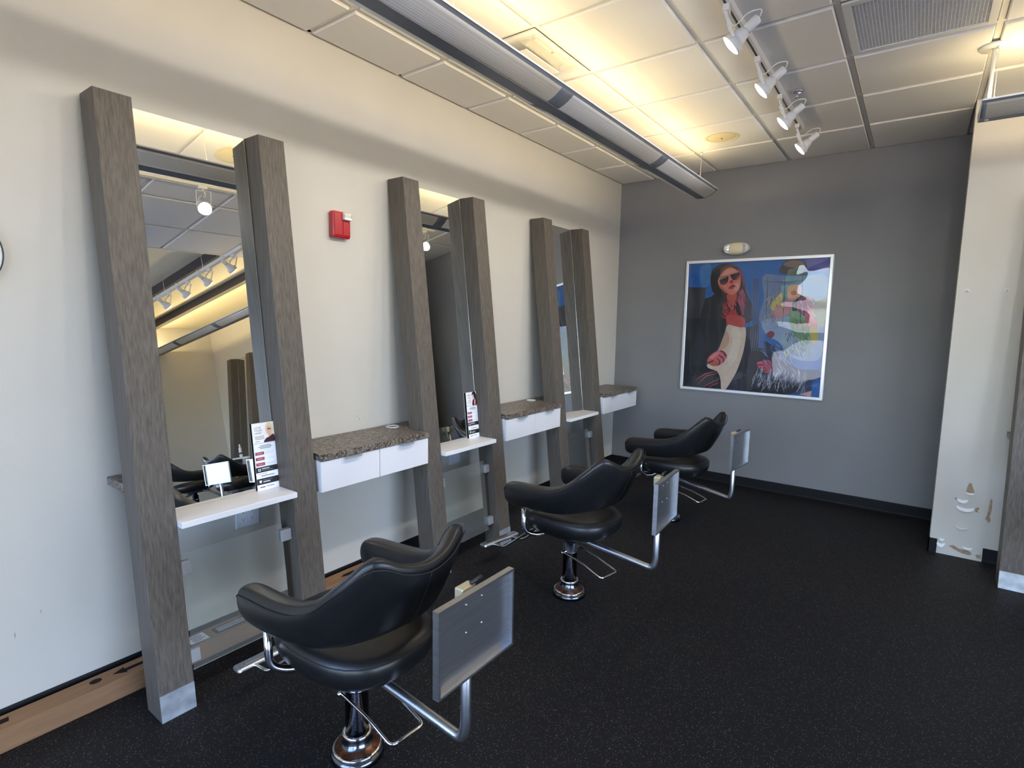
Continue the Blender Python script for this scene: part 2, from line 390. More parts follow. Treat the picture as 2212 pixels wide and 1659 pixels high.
# raised ceiling beyond the tile edge, with dark beams
hc = struct(MB().box((XE, YF, 3.10), (XR, D, 3.45)).build('ceiling_high', 'high_ceiling'))
struct(MB().box((XE, YF, H+.045), (XE+.01, D, 3.10)).build('trim_1', 'high_ceiling'))
for k, y in enumerate((2.74, 3.46)):
    struct(MB().box((XE+.01, y-.04, 3.0), (XR, y+.04, 3.10)).build('trim_%d' % (k+2), 'beam_dark'))

# worn paint on the partition end: bare patches, curled flakes, screw holes
def patch(name, pts, m, th, par=wp):
    return MB().prism([(x, PW-.0002, z) for x, z in pts], (0, -th, 0)).build(name, m, par)
patch('bare_patch', [(2.984,.452),(2.99,.50),(2.998,.525),(3.008,.527),(3.018,.50),(3.032,.462),(3.01,.449)], 'bare_board', .0006)
patch('bare_patch', [(3.114,.44),(3.124,.432),(3.126,.36),(3.120,.32),(3.128,.29),(3.118,.272),(3.098,.30),(3.106,.325),(3.11,.37)], 'bare_board', .0006)
patch('bare_patch', [(2.928,.412),(2.94,.41),(2.946,.397),(2.934,.399)], 'bare_board', .0006)
patch('bare_patch', [(3.040,.35),(3.05,.366),(3.066,.366),(3.056,.345),(3.062,.331),(3.044,.336)], 'bare_board', .0006)
patch('bare_patch', [(2.925,.066),(2.95,.078),(2.985,.058),(3.03,.062),(3.055,.04),(3.035,.026),(2.99,.034),(2.95,.052)], 'bare_board', .0006)
patch('bare_patch', [(3.07,.04),(3.098,.046),(3.10,.02),(3.08,.018)], 'bare_board', .0006)
def flake(x0, x1, z, h, bow):
    m = MB(); n = 6; R = []
    for k in range(n+1):
        t = k/n; x = x0+(x1-x0)*t; zz = z-bow*math.sin(math.pi*t)
        R.append([(x, PW-.0005, zz+h), (x, PW-.006, zz+h*.5), (x, PW-.012*math.sin(math.pi*t)-.004, zz), (x, PW-.002, zz+.002)])
    m.rings(R, True, True, True, False); return m.build('paint_flake', 'flake', wp)
flake(2.945, 3.0, .39, .018, .008); flake(2.945, 3.036, .338, .02, .012); flake(2.95, 3.02, .21, .004, .01); flake(2.86, 2.905, .06, .02, .01)
flake(3.0, 3.05, .072, .01, .006); flake(2.87, 2.90, .10, .012, .006); flake(2.985, 3.03, .452, .01, .006)
for x in (2.877, 3.071):
    MB().cyl((x, PW, 1.803), (x, PW-.003, 1.803), .013, 14).build('wall_anchor', 'flake', wp)
    MB().cyl((x, PW-.003, 1.803), (x, PW-.0035, 1.803), .004, 10).build('screw_hole', 'bare_board', wp)

# small scuffs on the station wall
wl = bpy.data.objects['wall_left']
for y, z, w_, h_ in ((1.80, .985, .004, .012), (1.815, .965, .004, .016), (1.85, .975, .010, .003), (1.60, .955, .010, .003), (.30, .42, .003, .02), (.22, .36, .004, .03), (1.55, 1.02, .006, .002)):
    MB().prism([(.0001, y-w_/2, z), (.0001, y, z-h_/2), (.0001, y+w_/2, z+h_*.1), (.0001, y, z+h_/2)], (.0004, 0, 0)).build('scuff_mark', 'bare_board', wl)

# street outside the storefront (seen only as daylight and in reflections)
tag(MB().box((-25, -60, -.2), (30, YF-.16, -.14)).box((XR+.16, YF-.16, -.2), (30, 25, -.14)).build('parking_lot', 'asphalt'), 'grey asphalt parking lot outside the shop windows', 'parking lot')
def tree(x, y, h, r, label):
    t = thing('tree', label, 'tree', (x, y, -.14), group='trees beyond the parking lot')
    MB().cyl((0, 0, 0), (0, 0, h*.5), .16, 10, .10).build('trunk', 'bark', t)
    m = MB(); rnd = random.Random(int(x*10)+99)
    for k in range(12):
        c = Vector((rnd.uniform(-.6, .6)*r, rnd.uniform(-.5, .5)*r, h*.62+rnd.uniform(-.35, .45)*r)); q = r*rnd.uniform(.35, .6); R = []
        for a in range(1, 6):
            th = math.pi*a/6; R.append([c+Vector((q*math.sin(th)*math.cos(p*math.pi/5), q*math.sin(th)*math.sin(p*math.pi/5), q*math.cos(th)))*rnd.uniform(.9, 1.12) for p in range(10)])
        m.rings(R)
    m.build('crown', 'leafy', t)
for k, (x, y, h, r) in enumerate(((-3.2, -16, 5, 1.9), (.6, -18, 4.2, 1.7), (4.4, -17, 5.6, 2.1), (9, -19, 5, 2.0))):
    tree(x, y, h, r, ['broad green tree outside, farthest toward the station wall side', 'smallest green tree outside beyond the white car', 'tallest green tree outside the shop windows', 'green tree outside, farthest from the station wall'][k])
cr = thing('car', 'white parked car on the asphalt outside the windows', 'car', (-.4, -9.5, -.14))
_p = [(-2.1,.25),(-2.1,.75),(-1.3,.9),(-.7,1.42),(.9,1.45),(1.6,.95),(2.1,.85),(2.15,.3)]
bevel(MB().prism([(x, -.85, z) for x, z in _p], (0, 1.7, 0)).build('body', 'car_white', cr), .08, 3)
MB().prism([(-1.15,-.853,.95),(-.65,-.853,1.34),(.85,-.853,1.36),(1.35,-.853,.98)], (0, 1.706, 0)).build('side_glass', 'black', cr)
for x in (-1.35, 1.35):
    for s in (-1, 1): MB().cyl((x, s*.70, .32), (x, s*.88, .32), .32, 20).build('wheel', 'rubber', cr)

# ================================================================== STYLING STATIONS
NRM = Vector((2.388, 0, .277)).normalized()       # normal of the leaning column fronts
def xf(z, off=0): return .417-.277*z/2.388-off     # x of the column front at height z, set back by off
def make_station(label, group):
    st = thing('styling_station', label, 'mirror station', group=group)
    for y in (0, .628):
        c = MB().prism([(.417, y, 0), (.287, y, 0), (xf(2.387, .13), y, 2.387), (xf(2.387), y, 2.387)], (0, .127, 0)).build('column', 'laminate', st)
        bevel(c, .0025, 2)
        z = .105; k = MB(); e = .0025
        k.prism([(.4172, y+.001, .001), (xf(z)+.0002, y+.001, z), (xf(z)+e, y+.001, z), (.417+e, y+.001, .001)], (0, .125, 0))
        k.build('kick_plate', 'plate_steel', st)
    z0, z1 = .748, 2.384; o0, o1 = .118, .124
    m = MB(); m.prism([(xf(z0, o0), .1285, z0), (xf(z0, o1), .1285, z0), (xf(z1, o1), .1285, z1), (xf(z1, o0), .1285, z1)], (0, .4945, 0)).build('mirror', 'mirror', st)
    b = MB(); b.prism([(xf(z0, o1), .128, z0), (xf(z0, .136), .128, z0), (xf(z1, .1355), .128, z1), (xf(z1, o1), .128, z1)], (0, .499, 0)).build('mirror_backing', 'backing', st)
    e = MB(); e.prism([(xf(z0, o0-.001), .6232, z0), (xf(z0, o1), .6232, z0), (xf(z1, o1), .6232, z1), (xf(z1, o0-.001), .6232, z1)], (0, .0022, 0)).build('mirror_edge', 'mirror_edge', st)
    bevel(MB().box((.205, .1275, .728), (.371, .6275, .753)).build('ledge', 'ledge_white', st), .0015, 1)
    g0, g1, go = .115, .597, .055
    gl = MB(); gl.prism([(xf(g0, go), .152, g0), (xf(g0, go+.006), .152, g0), (xf(g1, go+.006), .152, g1), (xf(g1, go), .152, g1)], (0, .436, 0)).build('glass_panel', 'frosted', st)
    for zc in (.54, .178):
        for ya, yb in ((.128, .178), (.577, .627)):
            h = .026; k = MB()
            k.prism([(xf(zc-h, go-.014), ya, zc-h), (xf(zc-h, go+.016), ya, zc-h), (xf(zc+h, go+.016), ya, zc+h), (xf(zc+h, go-.014), ya, zc+h)], (0, yb-ya, 0))
            bevel(k.build('glass_clip', 'clip_metal', st), .002, 2)
    return st
ST_Y = [.538, 2.042, 3.546]
st0 = make_station('leaning mirror station nearest the camera, beside the long cardboard box', 'leaning mirror stations')
st0.location = (0, ST_Y[0], 0)
_lb = ['leaning mirror station in the middle of the row, after the red alarm', 'leaning mirror station farthest away, next to the grey wall']
for k in (1, 2):
    s = copy_tree(st0); s.location = (0, ST_Y[k], 0); s['label'] = _lb[k-1]
_lb = ['leaning station at the right photo edge, against the peeling partition', 'middle leaning station of the partition row, past the right photo edge', 'leaning station of the partition row in the far corner seen in the mirror']
ST_P = [3.150, 4.654, 6.158]
for k in range(3):
    s = copy_tree(st0); s.location = (ST_P[k], PW, 0); s.rotation_euler = (0, 0, -math.pi/2); s['label'] = _lb[k]; s['group'] = 'leaning stations on the partition'

# worktops with cabinets between the stations (built in station-wall coordinates, along = local y)
def make_worktop_obj(label, endw=.730):
    o = MB(); za, zb = .866, .900
    o.prism([(.003, .003, za), (.17, .003, za), (.17, .770, za), (.357, .770, za), (.357, .770+endw, za), (.003, .770+endw, za)], (0, 0, zb-za))
    w = bevel(o.build('worktop', 'worktop'), .003, 2)
    return tag(w, label, 'worktop', 'speckled brown worktops')
def make_cabinet(label, w=.728):
    c = thing('drawer_cabinet', label, 'cabinet', group='white wall cabinets')
    y0, y1 = .772, .772+w; z0, z1 = .709, .8655
    b = MB(); b.box((.003, y0, z0), (.328, y0+.016, z1)); b.box((.003, y1-.016, z0), (.328, y1, z1)); b.box((.003, y0+.016, z0), (.328, y1-.016, z0+.016))
    b.box((.003, y0+.016, z0+.016), (.019, y1-.016, z1)); b.box((.019, (y0+y1)/2-.008, z0+.016), (.326, (y0+y1)/2+.008, z1)); b.box((.30, y0+.016, z1-.016), (.326, (y0+y1)/2-.008, z1)); b.box((.30, (y0+y1)/2+.008, z1-.016), (.326, y1-.016, z1))
    b.build('body', 'white_lam', c)
    MB().box((.328, y0, z0), (.3305, y1, z1)).build('edge_strip', 'edge_band', c)
    mid = (y0+y1)/2
    for a, e in ((y0, mid-.002), (mid+.002, y1)):
        d = bevel(MB().box((.331, a, z0), (.349, e, z1-.003)).build('drawer', 'white_lam', c), .0012, 1)
        m = (a+e)/2; h = MB(); h.box((.335, m-.05, z1-.003), (.370, m+.05, z1-.0008)); h.box((.3675, m-.05, z1-.011), (.370, m+.05, z1-.003))
        h.build('edge_pull', 'clip_metal', d)
    hk = MB(); ym = mid+.07
    hk.cyl((.20, ym, z0), (.20, ym, z0-.012), .006, 10)
    for s in (-1, 1): hk.tube(fillet([(.20, ym, z0-.010), (.20, ym+s*.02, z0-.034), (.20, ym+s*.04, z0-.022), (.205, ym+s*.036, z0-.012)], .012), .0035, 8)
    hk.build('double_hook', 'dark_chrome', c)
    return c
CAB_L = [('speckled worktop by the nearest station, worn grey in the middle', 'white two-drawer cabinet between the nearest and middle stations'),
         ('speckled worktop between the middle and farthest stations', 'white two-drawer cabinet between the middle and farthest stations'),
         ('speckled worktop in the corner by the grey wall', 'white two-drawer cabinet in the corner by the grey wall')]
w0 = make_worktop_obj(CAB_L[0][0]); c0 = make_cabinet(CAB_L[0][1])
w0.location = (0, ST_Y[0], 0); c0.location = (0, ST_Y[0], 0)
for k in (1, 2):
    if k == 1: w = copy_tree(w0); c = copy_tree(c0)
    else: w = copy_tree(w0); c = copy_tree(c0)
    w.location = (0, ST_Y[k], 0); c.location = (0, ST_Y[k], 0); w['label'] = CAB_L[k][0]; c['label'] = CAB_L[k][1]
_pl = [('speckled worktop at the right photo edge behind the partition column', 'white drawer cabinet past the right photo edge, first of the partition row'),
       ('speckled worktop in the middle of the partition row', 'white drawer cabinet in the middle of the partition row')]
for k in range(2):
    for src, lab, g in ((w0, _pl[k][0], 'partition worktops'), (c0, _pl[k][1], 'partition cabinets')):
        q = copy_tree(src); q.location = (ST_P[k], PW, 0); q.rotation_euler = (0, 0, -math.pi/2); q['label'] = lab; q['group'] = g
# dryer ring lying on the back strip of each worktop beside a column
for k, lab in ((1, 'pale wire ring on the nearest worktop beside the column'), (2, 'pale wire ring on the second worktop beside the column')):
    r = MB().tube([(.085+.036*math.cos(a*math.pi/12), .036*math.sin(a*math.pi/12), .9035) for a in range(24)], .0035, 8, True).build('wire_ring', 'plastic_white')
    r.location = (0, ST_Y[k]-.045, 0); tag(r, lab, 'ring', 'dryer rings')

# wall outlets under the ledges
def outlet(y, z, label):
    t = thing('wall_outlet', label, 'outlet', (0, y, z), group='double wall outlets')
    bevel(MB().box((0, -.0595, -.0585), (.006, .0595, .0585)).build('cover_plate', 'outlet_white', t), .002, 2)
    for dy in (-.023, .023):
        for dz in (-.0195, .0195):
            s = MB(); s.prism([(.006, dy+.0165*math.cos(a*math.pi/8), dz+max(-.0125, min(.0125, .0165*math.sin(a*math.pi/8)))) for a in range(16)], (.0015, 0, 0))
            so = s.build('socket', 'plastic_white', t)
            k = MB(); k.box((.0075, dy-.0075, dz), (.0078, dy-.0055, dz+.008)); k.box((.0075, dy+.0055, dz), (.0078, dy+.0075, dz+.007)); k.cyl((.0075, dy, dz-.006), (.0078, dy, dz-.006), .0024, 8)
            k.build('socket_slots', 'black', so)
outlet(1.117, .575, 'white double outlet below the nearest white ledge')
outlet(2.65, .58, 'white double outlet below the middle white ledge')
outlet(4.15, .575, 'white double outlet below the farthest white ledge')
tag(MB().tube(fillet([(.012, 4.05, .30), (.02, 4.09, .33), (.02, 4.12, .27), (.02, 4.07, .22), (.02, 4.20, .20), (.015, 4.24, .16)], .05), .004, 8).build('cable', 'lever_black'), 'dark cable hanging on the wall behind the farthest glass panel', 'cable')

# ================================================================== CHAIRS
def make_chair(label):
    ch = thing('salon_chair', label, 'salon chair', group='black salon chairs')
    # one-piece arm and back shell: (xb, yb, zb, xt, yt, zt, thickness)
    half = [(-.275, .252, .585, -.272, .252, .625, .030), (-.262, .252, .556, -.258, .252, .652, .064), (-.235, .252, .543, -.228, .252, .668, .082), (-.18, .252, .540, -.17, .253, .676, .090),
            (-.06, .250, .546, -.05, .254, .684, .090), (.05, .238, .553, .06, .252, .700, .088), (.125, .217, .562, .155, .245, .738, .086),
            (.190, .176, .574, .245, .222, .815, .080), (.235, .120, .585, .322, .172, .886, .074), (.256, .060, .591, .356, .090, .850, .070), (.262, 0, .593, .366, 0, .832, .068)]
    full = half + [(a, -b, c, d, -e, f, g) for a, b, c, d, e, f, g in half[-2::-1]]
    S = catmull(full, 6); n = len(S)
    R = []; seamp = []; seamv = []; inner = []
    NP = 20
    for i, (xb, yb, zb, xt, yt, zt, th) in enumerate(S):
        a = S[max(i-1, 0)]; c = S[min(i+1, n-1)]
        tx = (c[0]+c[3]-a[0]-a[3]); ty = (c[1]+c[4]-a[1]-a[4]); l = math.hypot(tx, ty) or 1
        nx, ny = ty/l, -tx/l                         # horizontal normal, outward
        if nx*((xb+xt)/2) + ny*((yb+yt)/2) < 0 and i not in (0, n-1): nx, ny = -nx, -ny
        if i in (0, n-1): nx, ny = 0, (1 if yb > 0 else -1)
        B = Vector((xb, yb, zb)); T = Vector((xt, yt, zt)); nn = Vector((nx, ny, 0)); mid = (B+T)/2; hv = (T-B)/2
        ring = []; hl = hv.length
        rc = min(th*.42, hl*.95)/hl
        for k in range(NP):                          # rounded-rectangle section
            ang = 2*math.pi*(k+.5)/NP; cx, cy = math.cos(ang), math.sin(ang); p = 3.4
            q = (abs(cx)**p+abs(cy)**p)**(-1/p); cx *= q; cy *= q
            taper = 1.0 if cy > 0 else (1.0-.30*(-cy))
            ring.append(mid + nn*(cx*th/2*taper) + hv*cy)
        R.append(ring)
        seamp.append(mid + nn*(th/2*.985) + hv*(1-min(.9, .026/hl)))
        inner.append(nn)
    o = MB().rings(R).build('arm_and_back_shell', 'leather', ch)
    sm = o.modifiers.new('smooth', 'SUBSURF'); sm.levels = 1; sm.render_levels = 1
    MB().tube(seamp[4:-4], .0024, 6).build('piping', 'seam', ch)
    def ring_seam(i, ks, name='seam'):
        MB().tube([R[i][k % NP]*1.0 + inner[i]*.0006 for k in ks], .0015, 6).build(name, 'seam', ch)
    ci = n//2
    outs = [k for k in range(NP) if math.cos(2*math.pi*(k+.5)/NP) > .2]
    def order(i, ks): return sorted(ks, key=lambda k: R[i][k].z)
    ring_seam(ci, order(ci, outs)[:-1])
    for i in (48, n-1-48):
        ks = order(i, [k for k in range(NP) if math.sin(2*math.pi*(k+.5)/NP) > .75]); ks = sorted([k for k in range(NP) if math.sin(2*math.pi*(k+.5)/NP) > .3])
        MB().tube([R[i][k]+Vector((0, 0, .0006)) for k in ks], .0014, 6).build('seam', 'seam', ch)
    # seat cushion
    def outline(sx, z, cxo=0.):
        pts = []
        for k in range(36):
            a = 2*math.pi*k/36; c, s = math.cos(a), math.sin(a); p = 2.8; q = (abs(c)**p+abs(s)**p)**(-1/p)
            rx = .285 if c > 0 else .275
            pts.append(Vector((cxo+rx*sx*c*q, .236*sx*s*q*(1-.06*max(0, c)), z)))
        return pts
    prof = [(.60, .372), (.78, .376), (.88, .388), (.955, .412), (.985, .44), (.985, .462), (.965, .478), (.925, .490), (.84, .500), (.65, .508), (.3, .511)]
    MB().rings([outline(s, z+.024) for s, z in prof]).build('seat', 'leather', ch)
    MB().tube([p for p in outline(.972, .4985)], .0018, 6, True).build('seat_piping', 'seam', ch)
    bevel(MB().box((-.15, -.11, .365), (.12, .11, .398)).build('seat_frame', 'dark_chrome', ch), .006, 2)
    # column and floor flange
    MB().lathe([(.041, .075), (.041, .255), (.0425, .256), (.0425, .262), (.041, .263), (.041, .325), (.03, .33), (.03, .367)], 28).build('hydraulic_post', 'dark_chrome', ch)
    f = MB().lathe([(.093, .0005), (.094, .010), (.092, .022), (.084, .026), (.080, .030)], 36).build('floor_flange', 'dark_chrome', ch)
    MB().lathe([(.084, .0262), (.088, .031), (.086, .036), (.080, .0375)], 36, cap0=False, cap1=False).build('flange_rim', 'chrome', f)
    MB().lathe([(.082, .0355), (.066, .040), (.056, .046)], 36, cap0=False, cap1=False).build('flange_top', 'rust_chrome', f)
    MB().lathe([(.056, .046), (.048, .054), (.046, .078)], 32, cap0=False, cap1=False).build('collar', 'dark_chrome', ch)
    MB().lathe([(.046, .078), (.053, .083), (.053, .090), (.047, .094), (.041, .092)], 32, cap0=False, cap1=False).build('collar_ring', 'chrome', ch)
    # arm supports
    for s in (-1, 1):
        MB().tube(fillet([(-.145, s*.243, .56), (-.135, s*.245, .405), (-.11, s*.19, .374), (-.06, s*.05, .376)], .045), .0135, 12).build('arm_support', 'chrome', ch)
    # footrest
    fb = MB(); fb.box((-.600, -.155, .143), (-.545, .155, .166))
    fr = bevel(fb.build('footrest', 'satin', ch), .012, 3)
    bevel(MB().box((-.583, -.12, .1655), (-.562, .12, .1675)).build('footrest_insert', 'chrome', fr), .001, 1)
    MB().tube(fillet([(-.10, -.085, .378), (-.20, -.085, .36), (-.45, -.085, .165), (-.57, -.085, .152)], .03), .0075, 10).build('footrest_bracket', 'chrome', ch)
    MB().tube(fillet([(-.10, .085, .378), (-.20, .085, .36), (-.45, .085, .165), (-.57, .085, .152)], .03), .0075, 10).build('footrest_bracket', 'chrome', ch)
    # pump handle loop at the back
    lp = [(-.01, -.066, .268), (.02, -.066, .268), (.15, -.066, .245), (.265, -.066, .205), (.275, .066, .205), (.15, .066, .245), (.02, .066, .268), (-.01, .066, .268)]
    hd = MB().tube(fillet(lp, .022), .0058, 10).build('pump_handle', 'chrome', ch)
    MB().cyl((0, -.078, .268), (0, .078, .268), .007, 10).build('pump_pivot', 'chrome', hd)
    # swing-out tray on a bent tube
    ar = MB().tube(fillet([(.02, 0, .352), (.10, 0, .338), (.487, 0, .287), (.50, 0, .34), (.50, 0, .745)], .06, 8), .0165, 14).build('tray_arm', 'satin', ch)
    tr = MB(); x0, x1 = .028, .050; w, z0, z1 = .170, .535, .790
    tr.box((x0, -w, z0), (x0+.002, w, z1)); tr.box((x0+.002, -w, z0), (x1, -w+.002, z1)); tr.box((x0+.002, w-.002, z0), (x1, w, z1))
    tr.box((x0+.002, -w+.002, z0), (x1, w-.002, z0+.002)); tr.box((x0+.002, -w+.002, z1-.002), (x1, w-.002, z1))
    for s in (-1, 1): tr.box((x1-.002, s*w if s < 0 else w-.008, z0), (x1, -w+.008 if s < 0 else w, z1))
    tr.box((x1-.002, -w+.008, z1-.008), (x1, w-.008, z1)); tr.box((x1-.002, -w+.008, z0), (x1, w-.008, z0+.008))
    t = tr.build('tray', 'steel', ar); t.location = (.50, 0, 0)
    hb = MB(); hb.box((-.022, -.03, .735), (.012, .03, .785)); hb.box((.012, -.022, .66), (.0275, .022, .775))
    h = bevel(hb.build('hinge_block', 'tan_block', ar), .004, 2); h.location = (.50, 0, 0)
    lv = MB().cyl((.005, .012, .79), (.012, .055, .797), .006, 10).build('release_lever', 'lever_black', ar); lv.location = (.50, 0, 0)
    for dy in (-.035, .035):
        for dz in (.665, .75):
            rv = MB().lathe([(.0035, 0), (.003, .0016), (.001, .0022)], 10, Matrix.Translation((x0+.002, dy, dz)) @ Matrix.Rotation(math.pi/2, 4, 'Y')).build('rivet', 'chrome', ar); rv.location = (.50, 0, 0)
    return ch
def pose_chair(c, x, y, rot, arm, tray):
    c.location = (x, y, 0); c.rotation_euler = (0, 0, math.radians(rot))
    for o in c.children:
        if o.name.startswith('tray_arm'):
            o.rotation_euler = (0, 0, math.radians(arm))
            for q in o.children: q.rotation_euler = (0, 0, math.radians(tray))
ch0 = make_chair('black salon chair nearest the camera, its steel tray turned outward')
bpy.context.view_layer.update()
CH = [(1.133, 2.389, -8, 10, 1, 'black salon chair in the middle of the row of three'), (1.14, 3.95, -4, -6, 5, 'black salon chair farthest away, in front of the grey wall')]
CP = [(3.53, 3.34, -86, 4, 0, 'black salon chair at the first partition station, beyond the right photo edge'), (5.05, 3.33, -100, -30, 10, 'black salon chair with bright tray seen in the nearest mirror'), (6.50, 3.36, -82, 6, 0, 'black salon chair before the far corner, seen in the nearest mirror')]
for x, y, r, a, t, lab in CH+CP:
    c = copy_tree(ch0); c['label'] = lab; pose_chair(c, x, y, r, a, t)
    if y < 3.9 and x > 2: c['group'] = 'black salon chairs at the partition'
pose_chair(ch0, 1.122, .905, -1, 3, -2)

# ================================================================== LIGHT FITTINGS
def make_pendant(name, label, along, length, joints, cables):
    """trough uplight; local x across, local y along from 0 to length, z = world height"""
    t = thing(name, label, 'pendant lamp', group='trough pendant lamps')
    hw, zs, zr = .135, 2.634, 2.692
    def prof(x): 
        a = (abs(x)-.033)/(hw-.033)
        return zs + (0 if a < 0 else (zr-zs)*(.35*a+.65*a*a))
    n = 9
    xsl = [-hw+(hw-.033)*k/n for k in range(n+1)]
    segs = [0]+list(joints)+[length]
    # spine and cross bands: solid sheet; wings between joints: perforated panels
    sp = MB(); sp.box((-.033, 0, zs-.001), (.033, length, zs+.004)); sp.build('spine', 'lamp_metal', t)
    jw = .055
    for sgn in (-1, 1):
        xs = [sgn*abs(x) for x in xsl]
        for a, b in zip(segs[:-1], segs[1:]):
            ya = a+(jw if a > 0 else .02); yb = b-(jw if b < length else .02)
            m = MB(); xx = xs[1:]
            R = [[(x, y, prof(x)) for x in xx]+[(x, y, prof(x)+.002) for x in xx[::-1]] for y in (ya, yb)]
            m.rings(R, True, True, True, True); m.build('perforated_panel', 'perforated', t)
        for a in [0]+list(joints)+[length]:
            ya = max(0, a-(jw if 0 < a < length else .02)); yb = min(length, a+(jw if 0 < a < length else .02))
            xx = xs[1:]
            m = MB(); m.rings([[(x, y, prof(x)) for x in xx]+[(x, y, prof(x)+.002) for x in xx[::-1]] for y in (ya, yb)]); m.build('cross_band', 'lamp_metal', t)
        m = MB(); x0, x1 = xs[0], xs[1]
        m.rings([[(x0, y, prof(x0)), (x1, y, prof(x1)), (x1, y, prof(x1)+.002), (x0, y, prof(x0)+.002)] for y in (0, length)], smooth=False); m.build('edge_strip', 'lamp_metal', t)
        m = MB(); m.box((min(x0, x0+sgn*.003), 0, zr-.001), (max(x0, x0+sgn*.003), length, zr+.007)); m.build('rim', 'lamp_rim', t)
    for y in (0, length):
        e = MB(); yy = y-.002 if y == 0 else y
        e.prism([(x, yy, prof(x)) for x in [-hw+2*hw*k/20 for k in range(21)]]+[(hw, yy, zr+.006), (-hw, yy, zr+.006)], (0, .002, 0)); e.build('end_cap', 'lamp_rim', t)
    for a, b in zip(segs[:-1], segs[1:]):
        if b-a < .3: continue
        for s in (-.045, .045): MB().cyl((s, a+.06, zr-.016), (s, b-.06, zr-.016), .008, 10).build('fluorescent_tube', 'tube_glow', t)
        for sd in (-1, 1):                       # one tube with its reflector on each side of the trough
            ld = bpy.data.lights.new('pendant_uplight', 'AREA'); ld.shape = 'RECTANGLE'; ld.size = .05; ld.size_y = b-a-.08; ld.energy = LAMP_W/2*(b-a)/1.3; ld.color = (1, .78, .42)
            lo = bpy.data.objects.new('pendant_uplight', ld); COL.objects.link(lo); lo.parent = t; lo.location = (sd*.06, (a+b)/2, zr+.012); lo.rotation_euler = (0, math.pi-sd*math.radians(65), 0)
    for y in cables:
        c = MB().cyl((0, y, zs+.004), (0, y, H), .0018, 6).build('suspension_cable', 'lamp_rim', t)
        MB().lathe([(.012, H-.02), (.012, H+.001)], 10, Matrix.Translation((0, y, 0))).build('ceiling_clip', 'lamp_rim', t)
    return t
LY0 = -1.75
p1 = make_pendant('pendant_lamp', 'long grey trough lamp hanging above the salon chairs', 'y', 4.66-LY0, [y-LY0 for y in (-.40, .895, 2.19, 3.487)], [y-LY0 for y in (-.9, 1.5, 4.60)])
p1.location = (1.035, LY0, 0)
p2 = make_pendant('pendant_lamp', 'grey trough lamp cut off by the upper right photo edge', 'x', 4.82, [1.3, 2.6, 3.9], [.05])
p2.location = (2.80, 3.60, 0)
for q in p2.children:
    if q.type == 'LIGHT': q.data.energy *= 2.0
p2.location = (2.80, 3.60, 0); p2.rotation_euler = (0, 0, -math.pi/2)
# second lamp hangs at its wall end from a white rod with a ceiling rosette
rd = MB().cyl((.0, .03, 2.63), (-.02, .033, H), .009, 10).build('support_rod', 'plastic_white', p2)
MB().lathe([(.062, H-.012), (.066, H-.006), (.062, H+.001)], 24, Matrix.Translation((-.02, .033, 0))).build('rosette', 'plastic_white', p2)

# ceiling track with spot heads
tr = thing('track_rail', 'white ceiling track with dark slot holding the spotlights', 'track', (1.832, 0, 0))
r_ = MB(); r_.box((-.019, -1.2, H-.034), (-.006, 4.35, H)); r_.box((.006, -1.2, H-.034), (.019, 4.35, H)); r_.box((-.006, -1.2, H-.018), (.006, 4.35, H)); r_.build('rail', 'spot_white', tr)
MB().box((-.006, -1.2, H-.0185), (.006, 4.35, H-.018)).build('slot', 'black', tr)
def make_spot(label, group):
    s = thing('spotlight', label, 'spotlight', group=group)          # origin at the rail, head aims toward local -x and down
    bevel(MB().box((-.014, -.03, -.062), (.014, .03, -.034)).build('adapter', 'spot_white', s), .003, 2)
    MB().cyl((0, 0, -.062), (0, 0, -.075), .006, 10).build('swivel', 'spot_white', s)
    L_ = Vector((.025, 0, -.204)); Rr = Vector((.133, 0, -.111)); ax = (L_-Rr).normalized()
    M = Matrix.Translation(Rr) @ ax.to_track_quat('Z', 'Y').to_matrix().to_4x4(); ln = (L_-Rr).length
    MB().lathe([(.017, 0), (.021, .004), (.021, .060), (.020, .062)], 20, M).build('lamp_holder', 'spot_white', s)
    MB().lathe([(.019, .062), (.019, .064), (.024, .066), (.034, .098), (.041, .116), (.0475, .117), (.0475, ln)], 24, M, cap1=False).build('shade', 'spot_white', s)
    MB().lathe([(.0460, ln-.004), (.042, ln+.003), (.022, ln+.008), (.001, ln+.010)], 24, M).build('lens', 'spot_glow', s)
    y = MB(); B = M @ Vector((0, 0, .122))
    for q in (-1, 1): y.prism([(-.006, q*.050, -.08), (.006, q*.050, -.08), (B.x+.007, q*.050, B.z), (B.x-.007, q*.050, B.z)], (0, q*.002, 0))
    y.box((-.006, -.052, -.080), (.006, .052, -.077)); y.build('yoke', 'spot_white', s)
    MB().tube(fillet([(.004, .01, -.066), (.03, .02, -.125), (.09, .012, -.07), (.15, .004, -.075), (.135, 0, -.113)], .03), .003, 8).build('power_lead', 'spot_white', s)
    ld = bpy.data.lights.new('spot_beam', 'SPOT'); ld.energy = SPOT_W; ld.spot_size = math.radians(118); ld.spot_blend = 1.0; ld.color = (1, .94, .87); ld.shadow_soft_size = .04
    lo = bpy.data.objects.new('spot_beam', ld); COL.objects.link(lo); lo.parent = s; lo.location = L_+ax*.018; lo.rotation_euler = (-ax).to_track_quat('Z', 'Y').to_euler()
    return s
SPY = [2.416, 3.003, 3.589, 4.200, 1.83, 1.243, .656]  # last two are unseen spots, added to light the nearest ledge and column
SPL = ['spotlight nearest the top edge of the photo, cable looped over it', 'second spotlight on the ceiling track, counted from the top edge', 'third spotlight on the ceiling track, beside the sprinkler', 'last spotlight on the ceiling track, nearest the grey wall', 'lit spotlight seen head-on in the nearest mirror', 'unseen spotlight added to the ceiling track just above the top photo edge', 'unseen spotlight added to the ceiling track above the nearest chair, out of frame']
